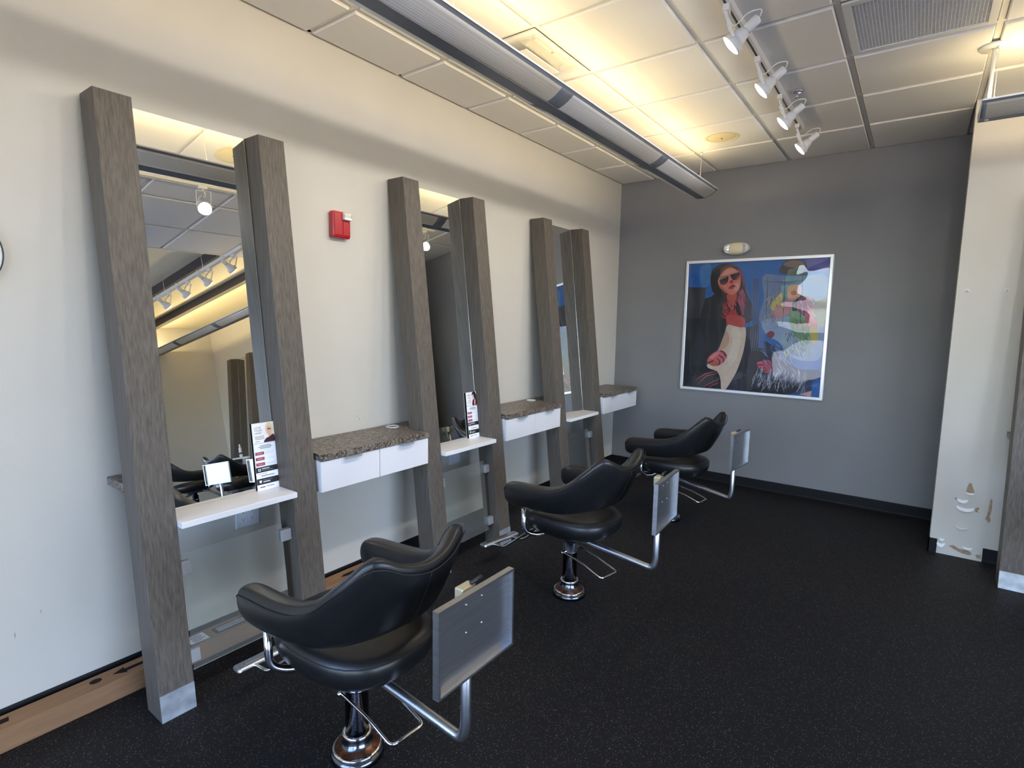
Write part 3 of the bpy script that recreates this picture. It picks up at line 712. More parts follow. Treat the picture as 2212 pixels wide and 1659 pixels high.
s0 = make_spot(SPL[0], 'track spotlights'); s0.location = (1.832, SPY[0], H); s0.rotation_euler = (0, 0, math.radians(9))
for k in range(1, 7):
    s = copy_tree(s0); s.location = (1.832, SPY[k], H); s['label'] = SPL[k]
    if k == 4: s.location = (1.80, SPY[k], H)
# cable-hung track under the raised ceiling (seen in the nearest mirror)
t2 = thing('track_rail', 'cable-hung white spotlight track under the raised ceiling, seen mirrored', 'track', (0, 2.60, 0))
r2 = MB(); r2.box((2.75, -.019, 2.856), (6.9, .019, 2.89)); r2.build('rail', 'spot_white', t2)
for x in (3.6, 4.6, 5.6, 6.6): MB().cyl((x, 0, 2.89), (x, 0, 3.10), .002, 6).build('suspension_cable', 'lamp_rim', t2)
S2 = ['spotlight on the hung track, closest to the tile ceiling', 'second spotlight on the hung track from the tile ceiling', 'third spotlight on the hung track from the tile ceiling', 'fourth spotlight on the hung track from the tile ceiling', 'spotlight on the hung track, closest to the far side wall']
for k, x in enumerate((2.95, 3.47, 3.99, 4.51, 5.03)):
    s = copy_tree(s0); s.location = (x, 2.60, 2.89); s.rotation_euler = (0, 0, math.radians(-100)); s['label'] = S2[k]; s['group'] = 'hung track spotlights'
    for q in s.children:
        if q.type == 'LIGHT': q.data = q.data.copy(); q.data.energy = 14

# ceiling speakers
def speaker(x, y, label):
    t = thing('ceiling_speaker', label, 'speaker', (x, y, H+.001), group='round ceiling speakers')
    MB().lathe([(.128, 0), (.128, -.003), (.122, -.006), (.106, -.006), (.104, -.003)], 40, cap0=True, cap1=False).build('rim', 'plastic_cream', t)
    MB().lathe([(.104, -.0035), (.09, -.0075), (.05, -.011), (.004, -.012)], 40, cap0=False).build('grille', 'speaker_cream', t)
    MB().cyl((0, 0, -.012), (0, 0, -.0135), .007, 12).build('centre_screw', 'carton_ink', t)
speaker(1.290, 4.285, 'round cream ceiling speaker near the grey wall')
speaker(1.300, 1.83, 'round cream ceiling speaker seen in the nearest mirror')

# square supply diffuser with curved flap
x0, x1, y0, y1 = GX[1]+.004, GX[2]-.004, GY[5]+.004, GY[4]-.004
df = thing('air_diffuser', 'square cream air diffuser behind the trough lamp', 'diffuser', ((x0+x1)/2, (y0+y1)/2, H+.004))
w, h = (x1-x0)/2, (y1-y0)/2
R = []
for i_, z in ((.012, .006), (.012, -.004), (.03, -.006), (.065, .004), (.085, .03), (.10, .09)):
    R.append([(-w+i_, -h+i_, z), (w-i_, -h+i_, z), (w-i_, h-i_, z), (-w+i_, h-i_, z)])
MB().rings(R, True, False, False, False).build('frame', 'plastic_white', df)
MB().box((-w+.09, -h+.09, .088), (w-.09, h-.09, .092)).build('throat', 'black', df)
pm = MB(); a = .150; bevel(pm.box((-a-.02, -a-.02, -.016), (a+.01, a+.01, -.010)).build('centre_plate', 'plastic_white', df), .003, 2)
MB().rings([[(x, -a+.02+yy*.3, .006+z) for x in (-.13, .0)]+[(x, -a+.02+yy*.3, .009+z) for x in (.0, -.13)] for yy, z in [(k/8, -.05*math.sin(math.pi*k/8)) for k in range(9)]]).build('curled_flap', 'plastic_white', df)
for sx, sy in ((1, 1), (1, -1), (-1, 1), (-1, -1)): MB().box((sx*.17-.012, sy*.17-.002, .0), (sx*.17+.012, sy*.17+.002, .088)).build('hanger', 'plastic_white', df)
for s_ in (-1, 1): bevel(MB().box((w-.10, s_*.09-.09, .012), (w-.075, s_*.09+.07, .03)).build('spring_bar', 'plastic_white', df), .005, 2)

# egg-crate return grille
x0, x1, y0, y1 = GX[4]+.004, GX[5]-.004, GY[4]+.004, GY[3]-.004
vg = thing('return_grille', 'grey perforated return air grille at the top edge of the photo', 'air grille', ((x0+x1)/2, (y0+y1)/2, H+.004))
w, h = (x1-x0)/2, (y1-y0)/2; f = MB()
for a, b in (((-w+.012, -h+.012), (w-.012, -h+.045)), ((-w+.012, h-.045), (w-.012, h-.012)), ((-w+.012, -h+.045), (-w+.045, h-.045)), ((w-.045, -h+.045), (w-.012, h-.045))): f.box((*a, -.004), (*b, .006))
f.build('frame', 'spot_white', vg)
g = MB(); nx_, ny_ = 36, 30
for k in range(nx_+1): x = -w+.045+(2*w-.09)*k/nx_; g.box((x-.0012, -h+.045, 0), (x+.0012, h-.045, .012))
for k in range(ny_+1): y = -h+.045+(2*h-.09)*k/ny_; g.box((-w+.045, y-.0012, .001), (w-.045, y+.0012, .011))
go = g.build('grille_core', 'spot_white', vg); go['kind'] = 'stuff'
MB().box((-w+.045, -h+.045, .03), (w-.045, h-.045, .034)).build('duct_back', 'beam_dark', vg)

# sprinkler head
sp = thing('sprinkler', 'chrome sprinkler head on the ceiling beside the track', 'sprinkler', (1.914, 3.673, H))
MB().lathe([(.030, 0), (.034, -.004), (.030, -.009), (.018, -.011)], 24).build('escutcheon', 'chrome', sp)
MB().lathe([(.006, -.010), (.006, -.03), (.004, -.034)], 12).build('head', 'chrome', sp)
MB().lathe([(.014, -.036), (.014, -.038)], 16).build('deflector', 'chrome', sp)

# ================================================================== WALL THINGS
al = thing('fire_alarm', 'red fire alarm strobe on the cream wall', 'fire alarm', (0, 1.688, 2.068))
bevel(MB().box((0, -.058, -.072), (.042, .058, .072)).build('housing', 'red', al), .012, 3)
bevel(MB().box((.038, -.050, -.058), (.046, .0, .06)).build('horn_panel', 'red', al), .003, 2)
bevel(MB().box((.038, .006, -.058), (.046, .052, .02)).build('raised_panel', 'red', al), .004, 2)
bevel(MB().box((.036, -.002, .024), (.062, .056, .066)).build('strobe_lens', 'lens_clear', al), .009, 3)
rf = MB(); rf.box((.0475, .004, .028), (.0625, .050, .038)); rf.build('reflector', 'lamp_rim', al)

ck = thing('wall_clock', 'round white disc with dark rim at the left photo edge', 'clock', (0, .143, 1.768))
Mx = Matrix.Rotation(math.pi/2, 4, 'Y')
MB().lathe([(.1405, 0), (.1405, .012), (.139, .014), (.137, .014), (.1365, .008)], 48, Mx, cap1=False).build('rim', 'alu_dark', ck)
MB().lathe([(.1368, .008), (.0005, .0085)], 48, Mx, cap0=False).build('face', 'plastic_white', ck)
for ang, ln, ww in ((.9, .07, .005), (2.6, .10, .0035)):
    MB().box((.010, -ww, -.01), (.0115, ww, ln), Matrix.Rotation(ang, 4, 'X')).build('hand', 'black', ck)

em = thing('emergency_light', 'oval cream emergency light above the framed poster', 'emergency light', (1.207, D, 2.262))
m = MB(); R = []
for k, (s_, yy) in enumerate(((1, 0), (1, -.02), (.93, -.035), (.75, -.048), (.4, -.055))):
    R.append([(.122*s_*math.copysign(abs(math.cos(a*math.pi/18))**.85, math.cos(a*math.pi/18)), yy, .058*s_*math.sin(a*math.pi/18)) for a in range(36)])
m.rings(R).build('housing', 'plastic_cream', em)
for s_ in (-1, 1):
    Mh = Matrix.Translation((s_*.085, -.012, 0)) @ Matrix.Rotation(s_*-.5, 4, 'Z') @ Matrix.Rotation(math.pi/2, 4, 'X')
    MB().lathe([(.043, 0), (.044, .04), (.040, .047), (.034, .047), (.030, .042)], 28, Mh, cap1=False).build('lamp_head', 'spot_white', em)
    MB().lathe([(.036, .043), (.02, .047), (.001, .048)], 24, Mh).build('lamp_lens', 'lens_clear', em)

# ------------------------------------------------------------------ framed poster
PXO, PZO, PSZ = .741, .902, 1.267
ps = thing('framed_poster', 'framed fashion poster of red-haired model in sunglasses', 'poster', (PXO, D, PZO))
fw = .026; f = MB()
for a, b in (((0, 0), (PSZ, fw)), ((0, PSZ-fw), (PSZ, PSZ)), ((0, fw), (fw, PSZ-fw)), ((PSZ-fw, fw), (PSZ, PSZ-fw))): f.box((a[0], -.024, a[1]), (b[0], -.001, b[1]))
bevel(f.build('frame', 'frame_white', ps), .004, 2)
MB().box((fw, -.004, fw), (PSZ-fw, -.001, PSZ-fw)).build('backing', 'backing', ps)
ART = [
((52,112,186),0,[(0,0),(1,0),(1,1),(0,1)]),
((36,104,190),1,[(0.006,0.101),(0.04,0.078),(0.071,0.097),(0.092,0.15),(0.093,0.185),(0.01,0.184)]),
((80,138,200),1,[(0.085,0.033),(0.165,0.012),(0.175,0.094),(0.163,0.175),(0.105,0.185)]),
((60,58,68),0,[(0.001,0.186),(0.106,0.191),(0.099,0.492),(0.003,0.495)]),
((74,74,82),0,[(0.106,0.191),(0.143,0.192),(0.137,0.279),(0.14,0.491),(0.096,0.492)]),
((34,66,124),0,[(0.491,0.136),(0.535,0.126),(0.557,0.482),(0.507,0.483)]),
((38,38,44),0,[(0.14,0.279),(0.202,0.262),(0.221,0.489),(0.093,0.492)]),
((44,42,46),1,[(0.185,0.268),(0.235,0.245),(0.281,0.257),(0.328,0.303),(0.338,0.372),(0.317,0.487),(0.122,0.492),(0.151,0.373)]),
((36,36,42),0,[(-0.003,0.439),(0.32,0.434),(0.313,0.52),(0.294,0.601),(0.268,0.677),(0.187,0.763),(0.178,0.827),(0.125,0.895),(0.093,1.001),(-0.002,1.003)]),
((50,50,58),1,[(0.083,0.488),(0.139,0.575),(0.165,0.714),(0.115,0.832),(0.061,0.784),(0.079,0.641)]),
((28,26,32),1,[(0.141,0.836),(0.227,0.824),(0.279,0.871),(0.301,0.995),(0.099,1.001),(0.102,0.949)]),
((48,44,58),0,[(0.31,0.994),(0.399,0.874),(0.449,0.735),(0.468,0.57),(0.469,0.504),(0.554,0.477),(0.586,1.005),(0.347,0.997)]),
((36,30,44),1,[(0.487,0.701),(0.611,0.661),(0.666,0.738),(0.673,0.852),(0.632,0.99),(0.506,1.009)]),
((66,46,46),1,[(0.18,0.175),(0.173,0.105),(0.19,0.048),(0.245,0.016),(0.311,0.01),(0.367,0.032),(0.408,0.078),(0.435,0.168),(0.45,0.236),(0.498,0.326),(0.521,0.37),(0.514,0.426),(0.474,0.467),(0.35,0.486),(0.319,0.429),(0.308,0.338),(0.259,0.257),(0.207,0.239)]),
((40,34,36),1,[(0.18,0.175),(0.176,0.105),(0.213,0.055),(0.247,0.061),(0.24,0.124),(0.237,0.176),(0.257,0.234),(0.294,0.28),(0.319,0.326),(0.284,0.303),(0.225,0.257),(0.194,0.222)]),
((108,80,72),1,[(0.247,0.061),(0.29,0.023),(0.345,0.02),(0.379,0.049),(0.335,0.036),(0.28,0.051),(0.25,0.107)]),
((160,70,84),1,[(0.379,0.049),(0.408,0.084),(0.428,0.146),(0.435,0.213),(0.418,0.157),(0.398,0.1),(0.375,0.066)]),
((72,62,74),1,[(0.439,0.236),(0.474,0.281),(0.504,0.348),(0.508,0.41),(0.458,0.461),(0.438,0.394),(0.444,0.315)]),
((196,84,116),1,[(0.392,0.258),(0.416,0.213),(0.436,0.236),(0.446,0.303),(0.442,0.371),(0.436,0.416),(0.418,0.383),(0.404,0.326)]),
((30,22,28),1,[(0.38,0.337),(0.394,0.303),(0.409,0.36),(0.429,0.433),(0.4,0.405),(0.376,0.36)]),
((196,60,56),1,[(0.317,0.487),(0.324,0.424),(0.338,0.378),(0.366,0.372),(0.4,0.405),(0.442,0.467),(0.439,0.501),(0.351,0.504)]),
((206,84,84),1,[(0.313,0.421),(0.371,0.408),(0.448,0.432),(0.454,0.492),(0.435,0.51),(0.388,0.493),(0.328,0.483)]),
((206,98,84),1,[(0.314,0.246),(0.379,0.235),(0.377,0.292),(0.364,0.337),(0.341,0.326),(0.31,0.28)]),
((236,140,122),1,[(0.237,0.124),(0.27,0.068),(0.313,0.041),(0.358,0.054),(0.393,0.095),(0.403,0.14),(0.403,0.185),(0.39,0.224),(0.358,0.249),(0.325,0.249),(0.285,0.228),(0.249,0.188),(0.233,0.153)]),
((246,168,148),1,[(0.271,0.085),(0.314,0.052),(0.353,0.059),(0.376,0.083),(0.322,0.092),(0.273,0.108)]),
((248,172,150),1,[(0.364,0.167),(0.386,0.167),(0.393,0.196),(0.373,0.224),(0.356,0.212)]),
((214,104,92),1,[(0.239,0.165),(0.266,0.188),(0.313,0.234),(0.336,0.249),(0.291,0.231),(0.249,0.193)]),
((190,72,74),1,[(0.319,0.149),(0.341,0.138),(0.35,0.155),(0.331,0.166)]),
((150,40,50),1,[(0.317,0.203),(0.332,0.183),(0.346,0.175),(0.371,0.187),(0.355,0.195),(0.339,0.209)]),
((198,84,88),1,[(0.328,0.206),(0.344,0.195),(0.361,0.194),(0.345,0.209)]),
((50,32,44),1,[(0.243,0.124),(0.273,0.108),(0.306,0.102),(0.312,0.132),(0.303,0.16),(0.276,0.176),(0.253,0.165)]),
((124,44,66),1,[(0.253,0.162),(0.297,0.149),(0.303,0.157),(0.276,0.174),(0.259,0.172)]),
((74,30,48),1,[(0.324,0.095),(0.359,0.082),(0.386,0.077),(0.394,0.106),(0.384,0.131),(0.357,0.141),(0.338,0.13)]),
((176,70,100),1,[(0.363,0.136),(0.383,0.111),(0.394,0.103),(0.392,0.125),(0.374,0.139)]),
((204,150,132),0,[(0.232,0.144),(0.245,0.124),(0.303,0.102),(0.321,0.091),(0.386,0.075),(0.387,0.081),(0.323,0.099),(0.305,0.109),(0.247,0.133),(0.239,0.152)]),
((234,208,184),1,[(0.326,0.489),(0.376,0.494),(0.429,0.505),(0.458,0.504),(0.468,0.57),(0.458,0.686),(0.425,0.823),(0.389,0.912),(0.341,0.998),(0.308,0.997),(0.297,0.92),(0.266,0.859),(0.184,0.821),(0.257,0.709),(0.289,0.62),(0.309,0.551)]),
((218,170,140),1,[(0.314,0.532),(0.346,0.581),(0.338,0.643),(0.304,0.681),(0.268,0.683),(0.295,0.62)]),
((244,224,204),1,[(0.354,0.519),(0.425,0.529),(0.423,0.688),(0.372,0.814),(0.344,0.754),(0.373,0.629)]),
((222,112,112),1,[(0.184,0.77),(0.21,0.73),(0.245,0.703),(0.293,0.688),(0.324,0.705),(0.337,0.736),(0.321,0.768),(0.299,0.794),(0.27,0.815),(0.227,0.811),(0.195,0.801)]),
((214,104,76),1,[(0.201,0.8),(0.237,0.773),(0.262,0.784),(0.269,0.812),(0.227,0.818)]),
((242,150,148),1,[(0.199,0.756),(0.24,0.716),(0.281,0.701),(0.258,0.728),(0.224,0.761)]),
((96,34,52),0,[(0.281,0.689),(0.311,0.7),(0.331,0.724),(0.329,0.742),(0.322,0.736),(0.306,0.709),(0.278,0.696)]),
((96,34,52),0,[(0.274,0.727),(0.308,0.743),(0.321,0.768),(0.311,0.79),(0.307,0.784),(0.312,0.765),(0.299,0.749),(0.271,0.733)]),
((96,34,52),0,[(0.26,0.749),(0.285,0.77),(0.29,0.795),(0.269,0.812),(0.268,0.805),(0.28,0.79),(0.276,0.774),(0.257,0.756)]),
((96,34,52),0,[(0.182,0.795),(0.23,0.77),(0.237,0.776),(0.195,0.804)]),
((120,140,178),1,[(0.565,0.111),(0.713,0.12),(0.848,0.124),(0.994,0.144),(1.012,0.471),(0.583,0.481),(0.581,0.282)]),  # pale panels here put the window's bright reflection into the print colour
((150,172,206),1,[(0.598,0.441),(0.978,0.434),(0.991,0.699),(0.891,0.738),(0.796,0.711),(0.7,0.604),(0.618,0.56)]),
((206,190,110),1,[(0.64,0.315),(0.677,0.26),(0.706,0.25),(0.702,0.336),(0.669,0.38),(0.632,0.359)]),
((196,126,150),1,[(0.666,0.337),(0.724,0.304),(0.773,0.293),(0.773,0.369),(0.722,0.423),(0.652,0.424)]),
((226,158,134),1,[(0.742,0.202),(0.785,0.186),(0.825,0.198),(0.832,0.24),(0.811,0.283),(0.778,0.299),(0.743,0.282)]),
((190,104,96),1,[(0.76,0.239),(0.788,0.229),(0.8,0.256),(0.771,0.261)]),
((66,56,84),1,[(0.775,0.325),(0.811,0.283),(0.839,0.262),(0.851,0.304),(0.826,0.368),(0.789,0.385)]),
((150,60,120),1,[(0.808,0.315),(0.839,0.272),(0.877,0.272),(0.909,0.315),(0.912,0.367),(0.886,0.405),(0.848,0.411),(0.817,0.368)]),
((206,92,140),1,[(0.876,0.389),(0.911,0.357),(0.934,0.42),(0.947,0.473),(0.891,0.474)]),
((120,166,132),1,[(0.769,0.39),(0.817,0.379),(0.863,0.421),(0.872,0.474),(0.775,0.477)]),
((110,150,112),1,[(0.779,0.438),(0.872,0.449),(0.91,0.499),(0.916,0.588),(0.873,0.635),(0.823,0.573),(0.784,0.515)]),
((206,86,116),1,[(0.87,0.41),(0.938,0.422),(0.949,0.504),(0.91,0.505),(0.88,0.474)]),
((196,178,90),1,[(0.904,0.506),(0.949,0.492),(0.961,0.586),(0.935,0.619),(0.915,0.576)]),
((118,116,104),1,[(0.919,0.325),(0.954,0.304),(0.995,0.284),(1.001,0.44),(0.957,0.472),(0.919,0.399)]),
((138,60,76),1,[(0.617,0.547),(0.646,0.526),(0.672,0.545),(0.656,0.579),(0.625,0.573)]),
((52,62,92),1,[(0.602,0.608),(0.659,0.639),(0.763,0.752),(0.873,0.804),(0.986,0.802),(0.992,0.878),(0.941,0.973),(0.826,0.991),(0.645,0.996),(0.574,0.859),(0.603,0.722)]),
((30,28,36),1,[(0.522,0.85),(0.603,0.83),(0.698,0.863),(0.795,0.869),(0.855,0.89),(0.837,0.977),(0.707,1.01),(0.519,1.008)]),
((220,92,110),1,[(0.565,0.768),(0.605,0.755),(0.651,0.749),(0.666,0.785),(0.677,0.824),(0.636,0.848),(0.597,0.824),(0.567,0.799)]),
((96,24,44),0,[(0.564,0.787),(0.616,0.78),(0.616,0.787),(0.567,0.795)]),
((96,24,44),0,[(0.583,0.808),(0.627,0.805),(0.627,0.811),(0.587,0.815)]),
((96,24,44),0,[(0.603,0.827),(0.637,0.826),(0.638,0.833),(0.61,0.835)]),
((222,164,150),0,[(0.873,0.987),(0.951,0.953),(0.943,1.002)]),
((44,104,178),0,[(0.948,0.895),(0.995,0.84),(1.0,1.0),(0.946,0.999)]),
((96,84,84),1,[(0.673,0.087),(0.692,0.034),(0.73,0.003),(0.793,0.001),(0.842,0.024),(0.864,0.072),(0.848,0.114),(0.781,0.117),(0.702,0.104)]),
((140,124,118),1,[(0.697,0.039),(0.745,0.009),(0.813,0.017),(0.844,0.056),(0.777,0.064)]),
((120,116,176),1,[(0.859,-0.001),(0.996,0.002),(1.0,0.103),(0.94,0.09),(0.876,0.109),(0.853,0.045)]),
((84,84,160),1,[(0.868,0.067),(0.936,0.038),(0.994,0.015),(0.996,0.046),(0.939,0.08),(0.876,0.104)]),
]
LINES = [
((206,120,134),0.0028,[(0.099,0.942),(0.175,0.885),(0.272,0.852)]),
((206,120,134),0.0028,[(0.168,0.994),(0.228,0.951),(0.285,0.921)]),
((140,52,76),0.0028,[(0.108,0.96),(0.18,0.893),(0.272,0.862)]),
((140,52,76),0.0028,[(0.187,0.998),(0.235,0.96),(0.286,0.936)]),
((206,120,134),0.0028,[(0.116,0.977),(0.186,0.902),(0.273,0.872)]),
((206,120,134),0.0028,[(0.206,1.001),(0.242,0.97),(0.287,0.951)]),
((54,62,92),0.003,[(0.597,0.123),(0.602,0.282),(0.601,0.47)]),
((54,62,92),0.003,[(0.715,0.126),(0.72,0.282),(0.72,0.467)]),
((54,62,92),0.003,[(0.832,0.129),(0.838,0.283),(0.838,0.464)]),
((84,90,120),0.003,[(0.568,0.155),(0.706,0.166),(0.841,0.156)]),
((120,150,200),0.0014,[(0.489,0.136),(0.497,0.303),(0.504,0.477)]),
((120,150,200),0.0014,[(0.494,0.134),(0.503,0.303),(0.51,0.477)]),
((120,150,200),0.0014,[(0.5,0.132),(0.509,0.303),(0.516,0.477)]),
((120,150,200),0.0014,[(0.506,0.13),(0.515,0.303),(0.522,0.477)]),
((120,150,200),0.0014,[(0.511,0.128),(0.52,0.303),(0.527,0.477)]),
((120,150,200),0.0014,[(0.517,0.126),(0.526,0.303),(0.533,0.476)]),
((120,150,200),0.0014,[(0.522,0.124),(0.532,0.303),(0.539,0.476)]),
((120,150,200),0.0014,[(0.528,0.122),(0.538,0.303),(0.545,0.476)]),
((120,150,200),0.0014,[(0.534,0.12),(0.543,0.303),(0.55,0.476)]),
((150,160,186),0.0018,[(0.498,0.456),(0.502,0.578),(0.519,0.686)]),
((150,160,186),0.0018,[(0.51,0.456),(0.514,0.577),(0.531,0.685)]),
((150,160,186),0.0018,[(0.521,0.456),(0.527,0.577),(0.544,0.685)]),
((150,160,186),0.0018,[(0.532,0.456),(0.54,0.577),(0.557,0.684)]),
((150,160,186),0.0018,[(0.544,0.455),(0.552,0.576),(0.569,0.683)]),
((150,160,186),0.0018,[(0.555,0.455),(0.565,0.576),(0.582,0.683)]),
((150,160,186),0.0018,[(0.566,0.455),(0.577,0.575),(0.594,0.682)]),
((150,160,186),0.0018,[(0.577,0.455),(0.59,0.575),(0.607,0.681)]),
((150,160,186),0.0018,[(0.589,0.454),(0.602,0.574),(0.619,0.681)]),
]
PI_ = PSZ-2*fw
def uv(u, v): return (fw+min(1, max(0, u))*PI_, PSZ-fw-min(1, max(0, v))*PI_)
am = MB(); layer = [0]
def ink(poly, col, dy=None):
    y = -.0042-.00002*layer[0]; layer[0] += 1
    P = [uv(*p) for p in poly]; am.col = lin(col)
    am.add([(x, y, z) for x, z in P], [list(range(len(P)))])
def ink_smooth(poly, col):
    n = len(poly); out = []
    for i in range(n):
        a, b, c, d = poly[i-1], poly[i], poly[(i+1) % n], poly[(i+2) % n]
        for k in range(4):
            t = k/4; out.append(tuple(.5*((2*q)+(-p+r)*t+(2*p-5*q+4*r-s_)*t*t+(-p+3*q-3*r+s_)*t**3) for p, q, r, s_ in zip(a, b, c, d)))
    ink(out, col)
def stroke(pts, w, col):
    L = []; Rr = []
    for i, p in enumerate(pts):
        a = pts[max(i-1, 0)]; b = pts[min(i+1, len(pts)-1)]; dx, dy = b[0]-a[0], b[1]-a[1]; l = math.hypot(dx, dy) or 1
        ww = w*math.sin(math.pi*(i+.4)/(len(pts)-.2)); L.append((p[0]-dy/l*ww, p[1]+dx/l*ww)); Rr.append((p[0]+dy/l*ww, p[1]-dx/l*ww))
    ink(L+Rr[::-1], col)
rp = random.Random(5)
def tuft(n, u0, u1, v0, v1, du, dv, w, cols):
    for _ in range(n):
        u = rp.uniform(u0, u1); v = rp.uniform(v0, v1); a = rp.uniform(.5, 1)
        stroke([(u, v), (u+du*a*.5+rp.uniform(-.01, .01), v+dv*a*.5), (u+du*a+rp.uniform(-.012, .012), min(.995, v+dv*a))], w, rp.choice(cols))
for k, (c, s_, p) in enumerate(ART):
    (ink_smooth if s_ else ink)(p, c)
    if k == 18: tuft(60, .27, .40, .26, .38, .02, .08, .0022, [(226, 92, 96), (150, 34, 46), (240, 124, 112), (112, 24, 40), (86, 44, 48)])
    if k == 20: tuft(40, .36, .46, .18, .34, .03, .10, .0016, [(96, 84, 100), (190, 110, 140), (60, 44, 54)])
    if k == 19: tuft(26, .28, .42, .37, .42, .0, .05, .0026, [(226, 92, 80), (150, 30, 44), (200, 60, 70)])
for c, w, p in LINES: stroke(p, w, c)
tuft(170, .55, .92, .80, .93, -.012, .08, .0022, [(190, 196, 206), (120, 134, 156), (84, 92, 118), (206, 190, 200), (24, 24, 32)])
tuft(90, .58, .80, .62, .80, .05, .06, .0022, [(150, 170, 200), (60, 76, 112), (34, 40, 66)])
tuft(60, .72, .92, .52, .70, .015, .05, .0026, [(70, 104, 76), (160, 196, 150), (200, 210, 150), (60, 84, 70)])
tuft(40, .76, .92, .26, .50, .02, .06, .0020, [(196, 110, 160), (110, 40, 96), (226, 150, 180)])
tuft(36, .60, .72, .22, .44, -.01, .06, .0022, [(226, 206, 130), (206, 150, 160), (150, 110, 130)])
am.build('print', 'print', ps)
MB().box((fw, -.0215, fw), (PSZ-fw, -.0200, PSZ-fw)).build('glazing', 'glazing', ps)

# ------------------------------------------------------------------ brochure cards on the ledges
def brochure(label, y0, style):
    t = thing('brochure_card', label, 'brochure', (0, 0, 0), group='printed brochure cards')
    w, hh = .107, .315; m = MB(); zb = .7535
    xb = xf(.76, .108); ang = math.atan(.277/2.388)
    M = Matrix.Translation((xb, y0, zb)) @ Matrix.Rotation(-ang, 4, 'Y')
    MB().box((-.0022, 0, 0), (0, w, hh), M).build('card', 'label_white', t)
    pm = MB(); lay = [0]
    def rect(u0, v0, u1, v1, c):
        lay[0] += 1; x = .0002+.00004*lay[0]; pm.col = lin(c)
        pm.add([M @ Vector((x, u*w, hh-v*hh)) for u, v in ((u0, v1), (u1, v1), (u1, v0), (u0, v0))], [(0, 1, 2, 3)])
    def blob(pts, c):
        lay[0] += 1; x = .0002+.00004*lay[0]; pm.col = lin(c)
        n = len(pts); out = []
        for i in range(n):
            a, b, cc, d = pts[i-1], pts[i], pts[(i+1) % n], pts[(i+2) % n]
            for k in range(3):
                q = k/3; out.append(tuple(.5*((2*b_)+(-a_+c_)*q+(2*a_-5*b_+4*c_-d_)*q*q+(-a_+3*b_-3*c_+d_)*q**3) for a_, b_, c_, d_ in zip(a, b, cc, d)))
        pm.add([M @ Vector((x, min(1, u)*w, hh-min(v, .298)*hh)) for u, v in out], [list(range(len(out)))])
    def txt(s, u, v, size, c):
        lay[0] += 1; x = .0002+.00004*lay[0]; pm.col = lin(c)
        T = M @ Matrix(((0, 0, 1, x), (1, 0, 0, u*w), (0, 1, 0, hh-v*hh), (0, 0, 0, 1)))
        text_faces(pm, s, size, T)
    rect(0, 0, 1, .30, (232, 230, 226) if style == 0 else (222, 220, 222))
    if style == 0:
        blob([(.60, .12), (.64, .03), (.76, .01), (.90, .03), (.96, .12), (.92, .20), (.70, .20)], (222, 200, 160))
        blob([(.68, .08), (.78, .05), (.86, .09), (.86, .16), (.78, .20), (.70, .16)], (214, 172, 150))
        rect(.70, .095, .86, .115, (120, 70, 60)); blob([(.74, .19), (.86, .19), (.86, .24), (.74, .24)], (206, 160, 140))
        blob([(.50, .30), (.60, .24), (.78, .22), (.96, .19), (1.0, .30)], (58, 20, 34))
        txt('LOVE', .10, .085, .0135, (92, 92, 98)); txt('YOUR', .10, .125, .0135, (92, 92, 98)); txt('HAIR?', .10, .165, .0135, (92, 92, 98))
        for v in (.195, .215, .235, .27): rect(.10, v, .10+(.42 if v < .25 else .22), v+.009, (140, 140, 146))
    else:
        blob([(.58, .04), (.70, 0), (.92, .01), (1.0, .10), (.94, .17), (.80, .15), (.74, .08), (.62, .10)], (24, 20, 22))
        blob([(.62, .07), (.72, .06), (.76, .12), (.66, .14)], (210, 170, 150))
        blob([(.58, .30), (.62, .19), (.80, .15), (1.0, .15), (1.0, .30)], (70, 18, 34)); blob([(.76, .28), (.78, .18), (.88, .17), (.86, .28)], (226, 170, 170))
        for v in (.05, .075, .12): rect(.16, v, .44, v+.012, (150, 150, 156))
        for v in (.17, .19, .21, .235): rect(.16, v, .46, v+.008, (170, 168, 172))
    rect(0, .30, 1, .305, (120, 120, 124)); rect(0, .305, 1, .655, (226, 230, 236))
    for v, a, b in ((.335, .28, .78), (.355, .20, .84), (.375, .28, .78)): rect(a, v, b, v+.010, (120, 124, 134))
    for v in (.43, .51, .59): rect(.04, v, .44, v+.045, (150, 62, 84)); rect(.12, v+.017, .36, v+.028, (206, 150, 166)); rect(.50, v+.02, .92, v+.026, (196, 200, 208))
    for v0, v1, c in ((.655, .735, (30, 28, 34)), (.735, .825, (240, 242, 248)), (.825, .915, (30, 28, 34)), (.915, 1., (240, 242, 248))): rect(0, v0, 1, v1, c)
    rect(.10, .678, .22, .715, (214, 214, 220)); rect(.13, .687, .19, .706, (30, 28, 34)); rect(.27, .675, .62, .69, (200, 200, 206)); rect(.27, .703, .76, .712, (120, 120, 128))
    rect(.12, .752, .50, .761, (170, 172, 180)); rect(.22, .782, .82, .795, (120, 124, 134))
    blob2 = [(.10, .855), (.135, .848), (.16, .858), (.185, .848), (.22, .855), (.215, .875), (.16, .895), (.105, .875)]
    lay[0] += 1; pm.col = lin((238, 238, 242)); pm.add([M @ Vector((.0002+.00004*lay[0], u*w, hh-v*hh)) for u, v in blob2], [list(range(8))])
    rect(.28, .848, .70, .858, (110, 110, 118)); rect(.28, .872, .60, .886, (222, 222, 228))
    rect(.12, .948, .36, .962, (60, 60, 66)); rect(.40, .945, .76, .958, (150, 152, 160))
    pm.build('print', 'print', t)
brochure('brochure card on the nearest ledge with blonde portrait and LOVE YOUR HAIR', 1.058, 0)
brochure('brochure card on the middle ledge with dark-haired portrait', 2.560, 1)

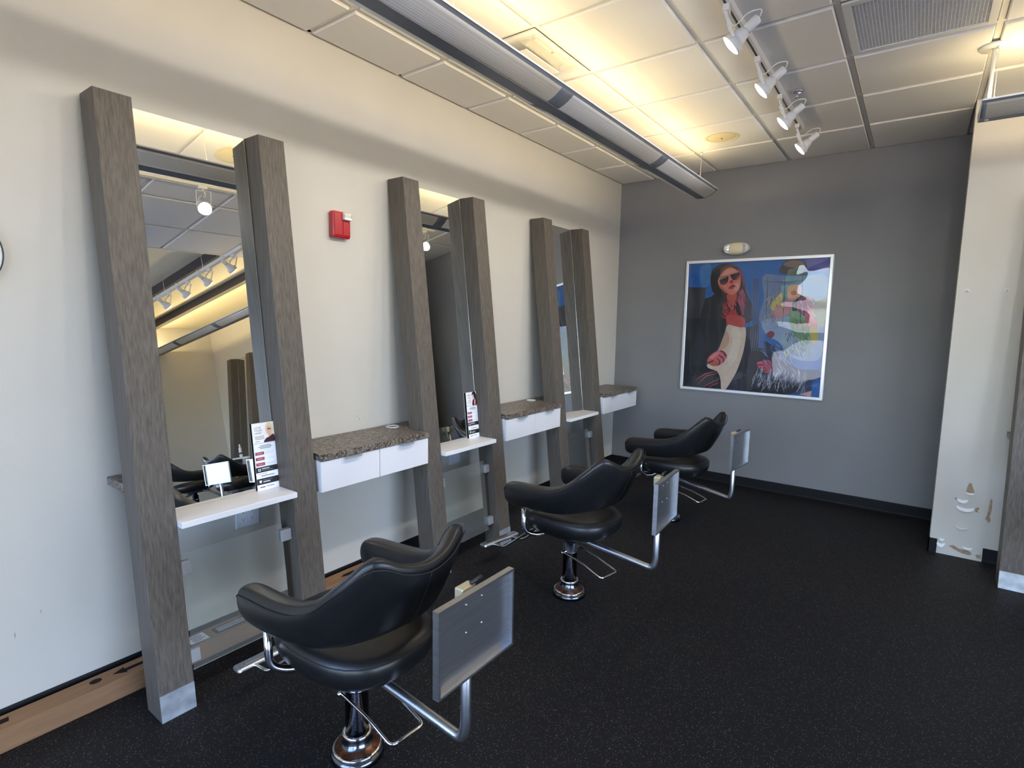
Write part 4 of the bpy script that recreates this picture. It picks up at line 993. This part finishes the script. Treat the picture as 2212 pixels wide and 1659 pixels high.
# ------------------------------------------------------------------ cardboard carton along the wall
cb = thing('cardboard_box', 'long flat cardboard box lying along the wall behind the columns', 'box', (0, 0, 0))
bx0, bx1, by0, by1, bz = .026, .127, -1.05, 1.93, .085
bevel(MB().box((bx0, by0, 0), (bx1, by1, bz)).build('carton', 'cardboard', cb), .002, 2)
def decal(name, pts, m, z=bz+.0004): return MB().prism([(x, y, z-.0003) for x, y in pts], (0, 0, .0005)).build(name, m, cb)
lbm = decal('shipping_label', [(.044, .786), (.040, .860), (.112, .862), (.108, .782)], 'label_white')
tx = MB(); 
for k, (a, b) in enumerate(((.80, .845), (.795, .85), (.80, .84), (.795, .852), (.80, .835))): tx.box((.052+.011*k, a, bz+.0008), (.056+.011*k, b, bz+.0010))
tx.build('label_text', 'carton_ink', lbm)
pb = decal('printed_panel', [(.054, .894), (.049, 1.15), (.106, 1.15), (.111, .894)], 'carton_ink')
t2_ = MB()
for k in range(3): t2_.box((.062+.014*k, .91, bz+.0010), (.068+.014*k, 1.13-.05*(k == 1), bz+.0012))
t2_.build('panel_text', 'label_white', pb)
decal('arrow_print', [(.072, .492), (.052, .537), (.067, .537), (.067, .62), (.087, .62), (.087, .537), (.100, .537)], 'carton_ink')
decal('arrow_print', [(.085, 1.60), (.070, 1.63), (.070, 1.70), (.098, 1.70), (.098, 1.63)], 'carton_ink')
MB().lathe([(.021, bz+.0002), (.0205, bz+.0006)], 24, Matrix.Translation((.068, .435, 0)) @ Matrix.Scale(.8, 4, (1, 0, 0))).build('hand_hole', 'carton_ink', cb)
decal('printed_panel', [(.052, .10), (.052, .173), (.081, .168), (.081, .10)], 'carton_ink')

# spray bottle on a ledge of the partition row (seen in the nearest mirror)
bt = thing('product_bottle', 'slim white product bottle on the partition ledge, seen mirrored', 'bottle', (6.158+.40, PW-.33, .7535))
MB().lathe([(.022, 0), (.024, .004), (.024, .14), (.018, .155), (.012, .16)], 20).build('body', 'bottle_white', bt)
MB().lathe([(.0245, .05), (.0245, .075)], 20, cap0=False, cap1=False).build('dark_band', 'black', bt)
MB().lathe([(.012, .16), (.013, .165), (.013, .20), (.008, .21)], 16).build('nozzle', 'bottle_white', bt)
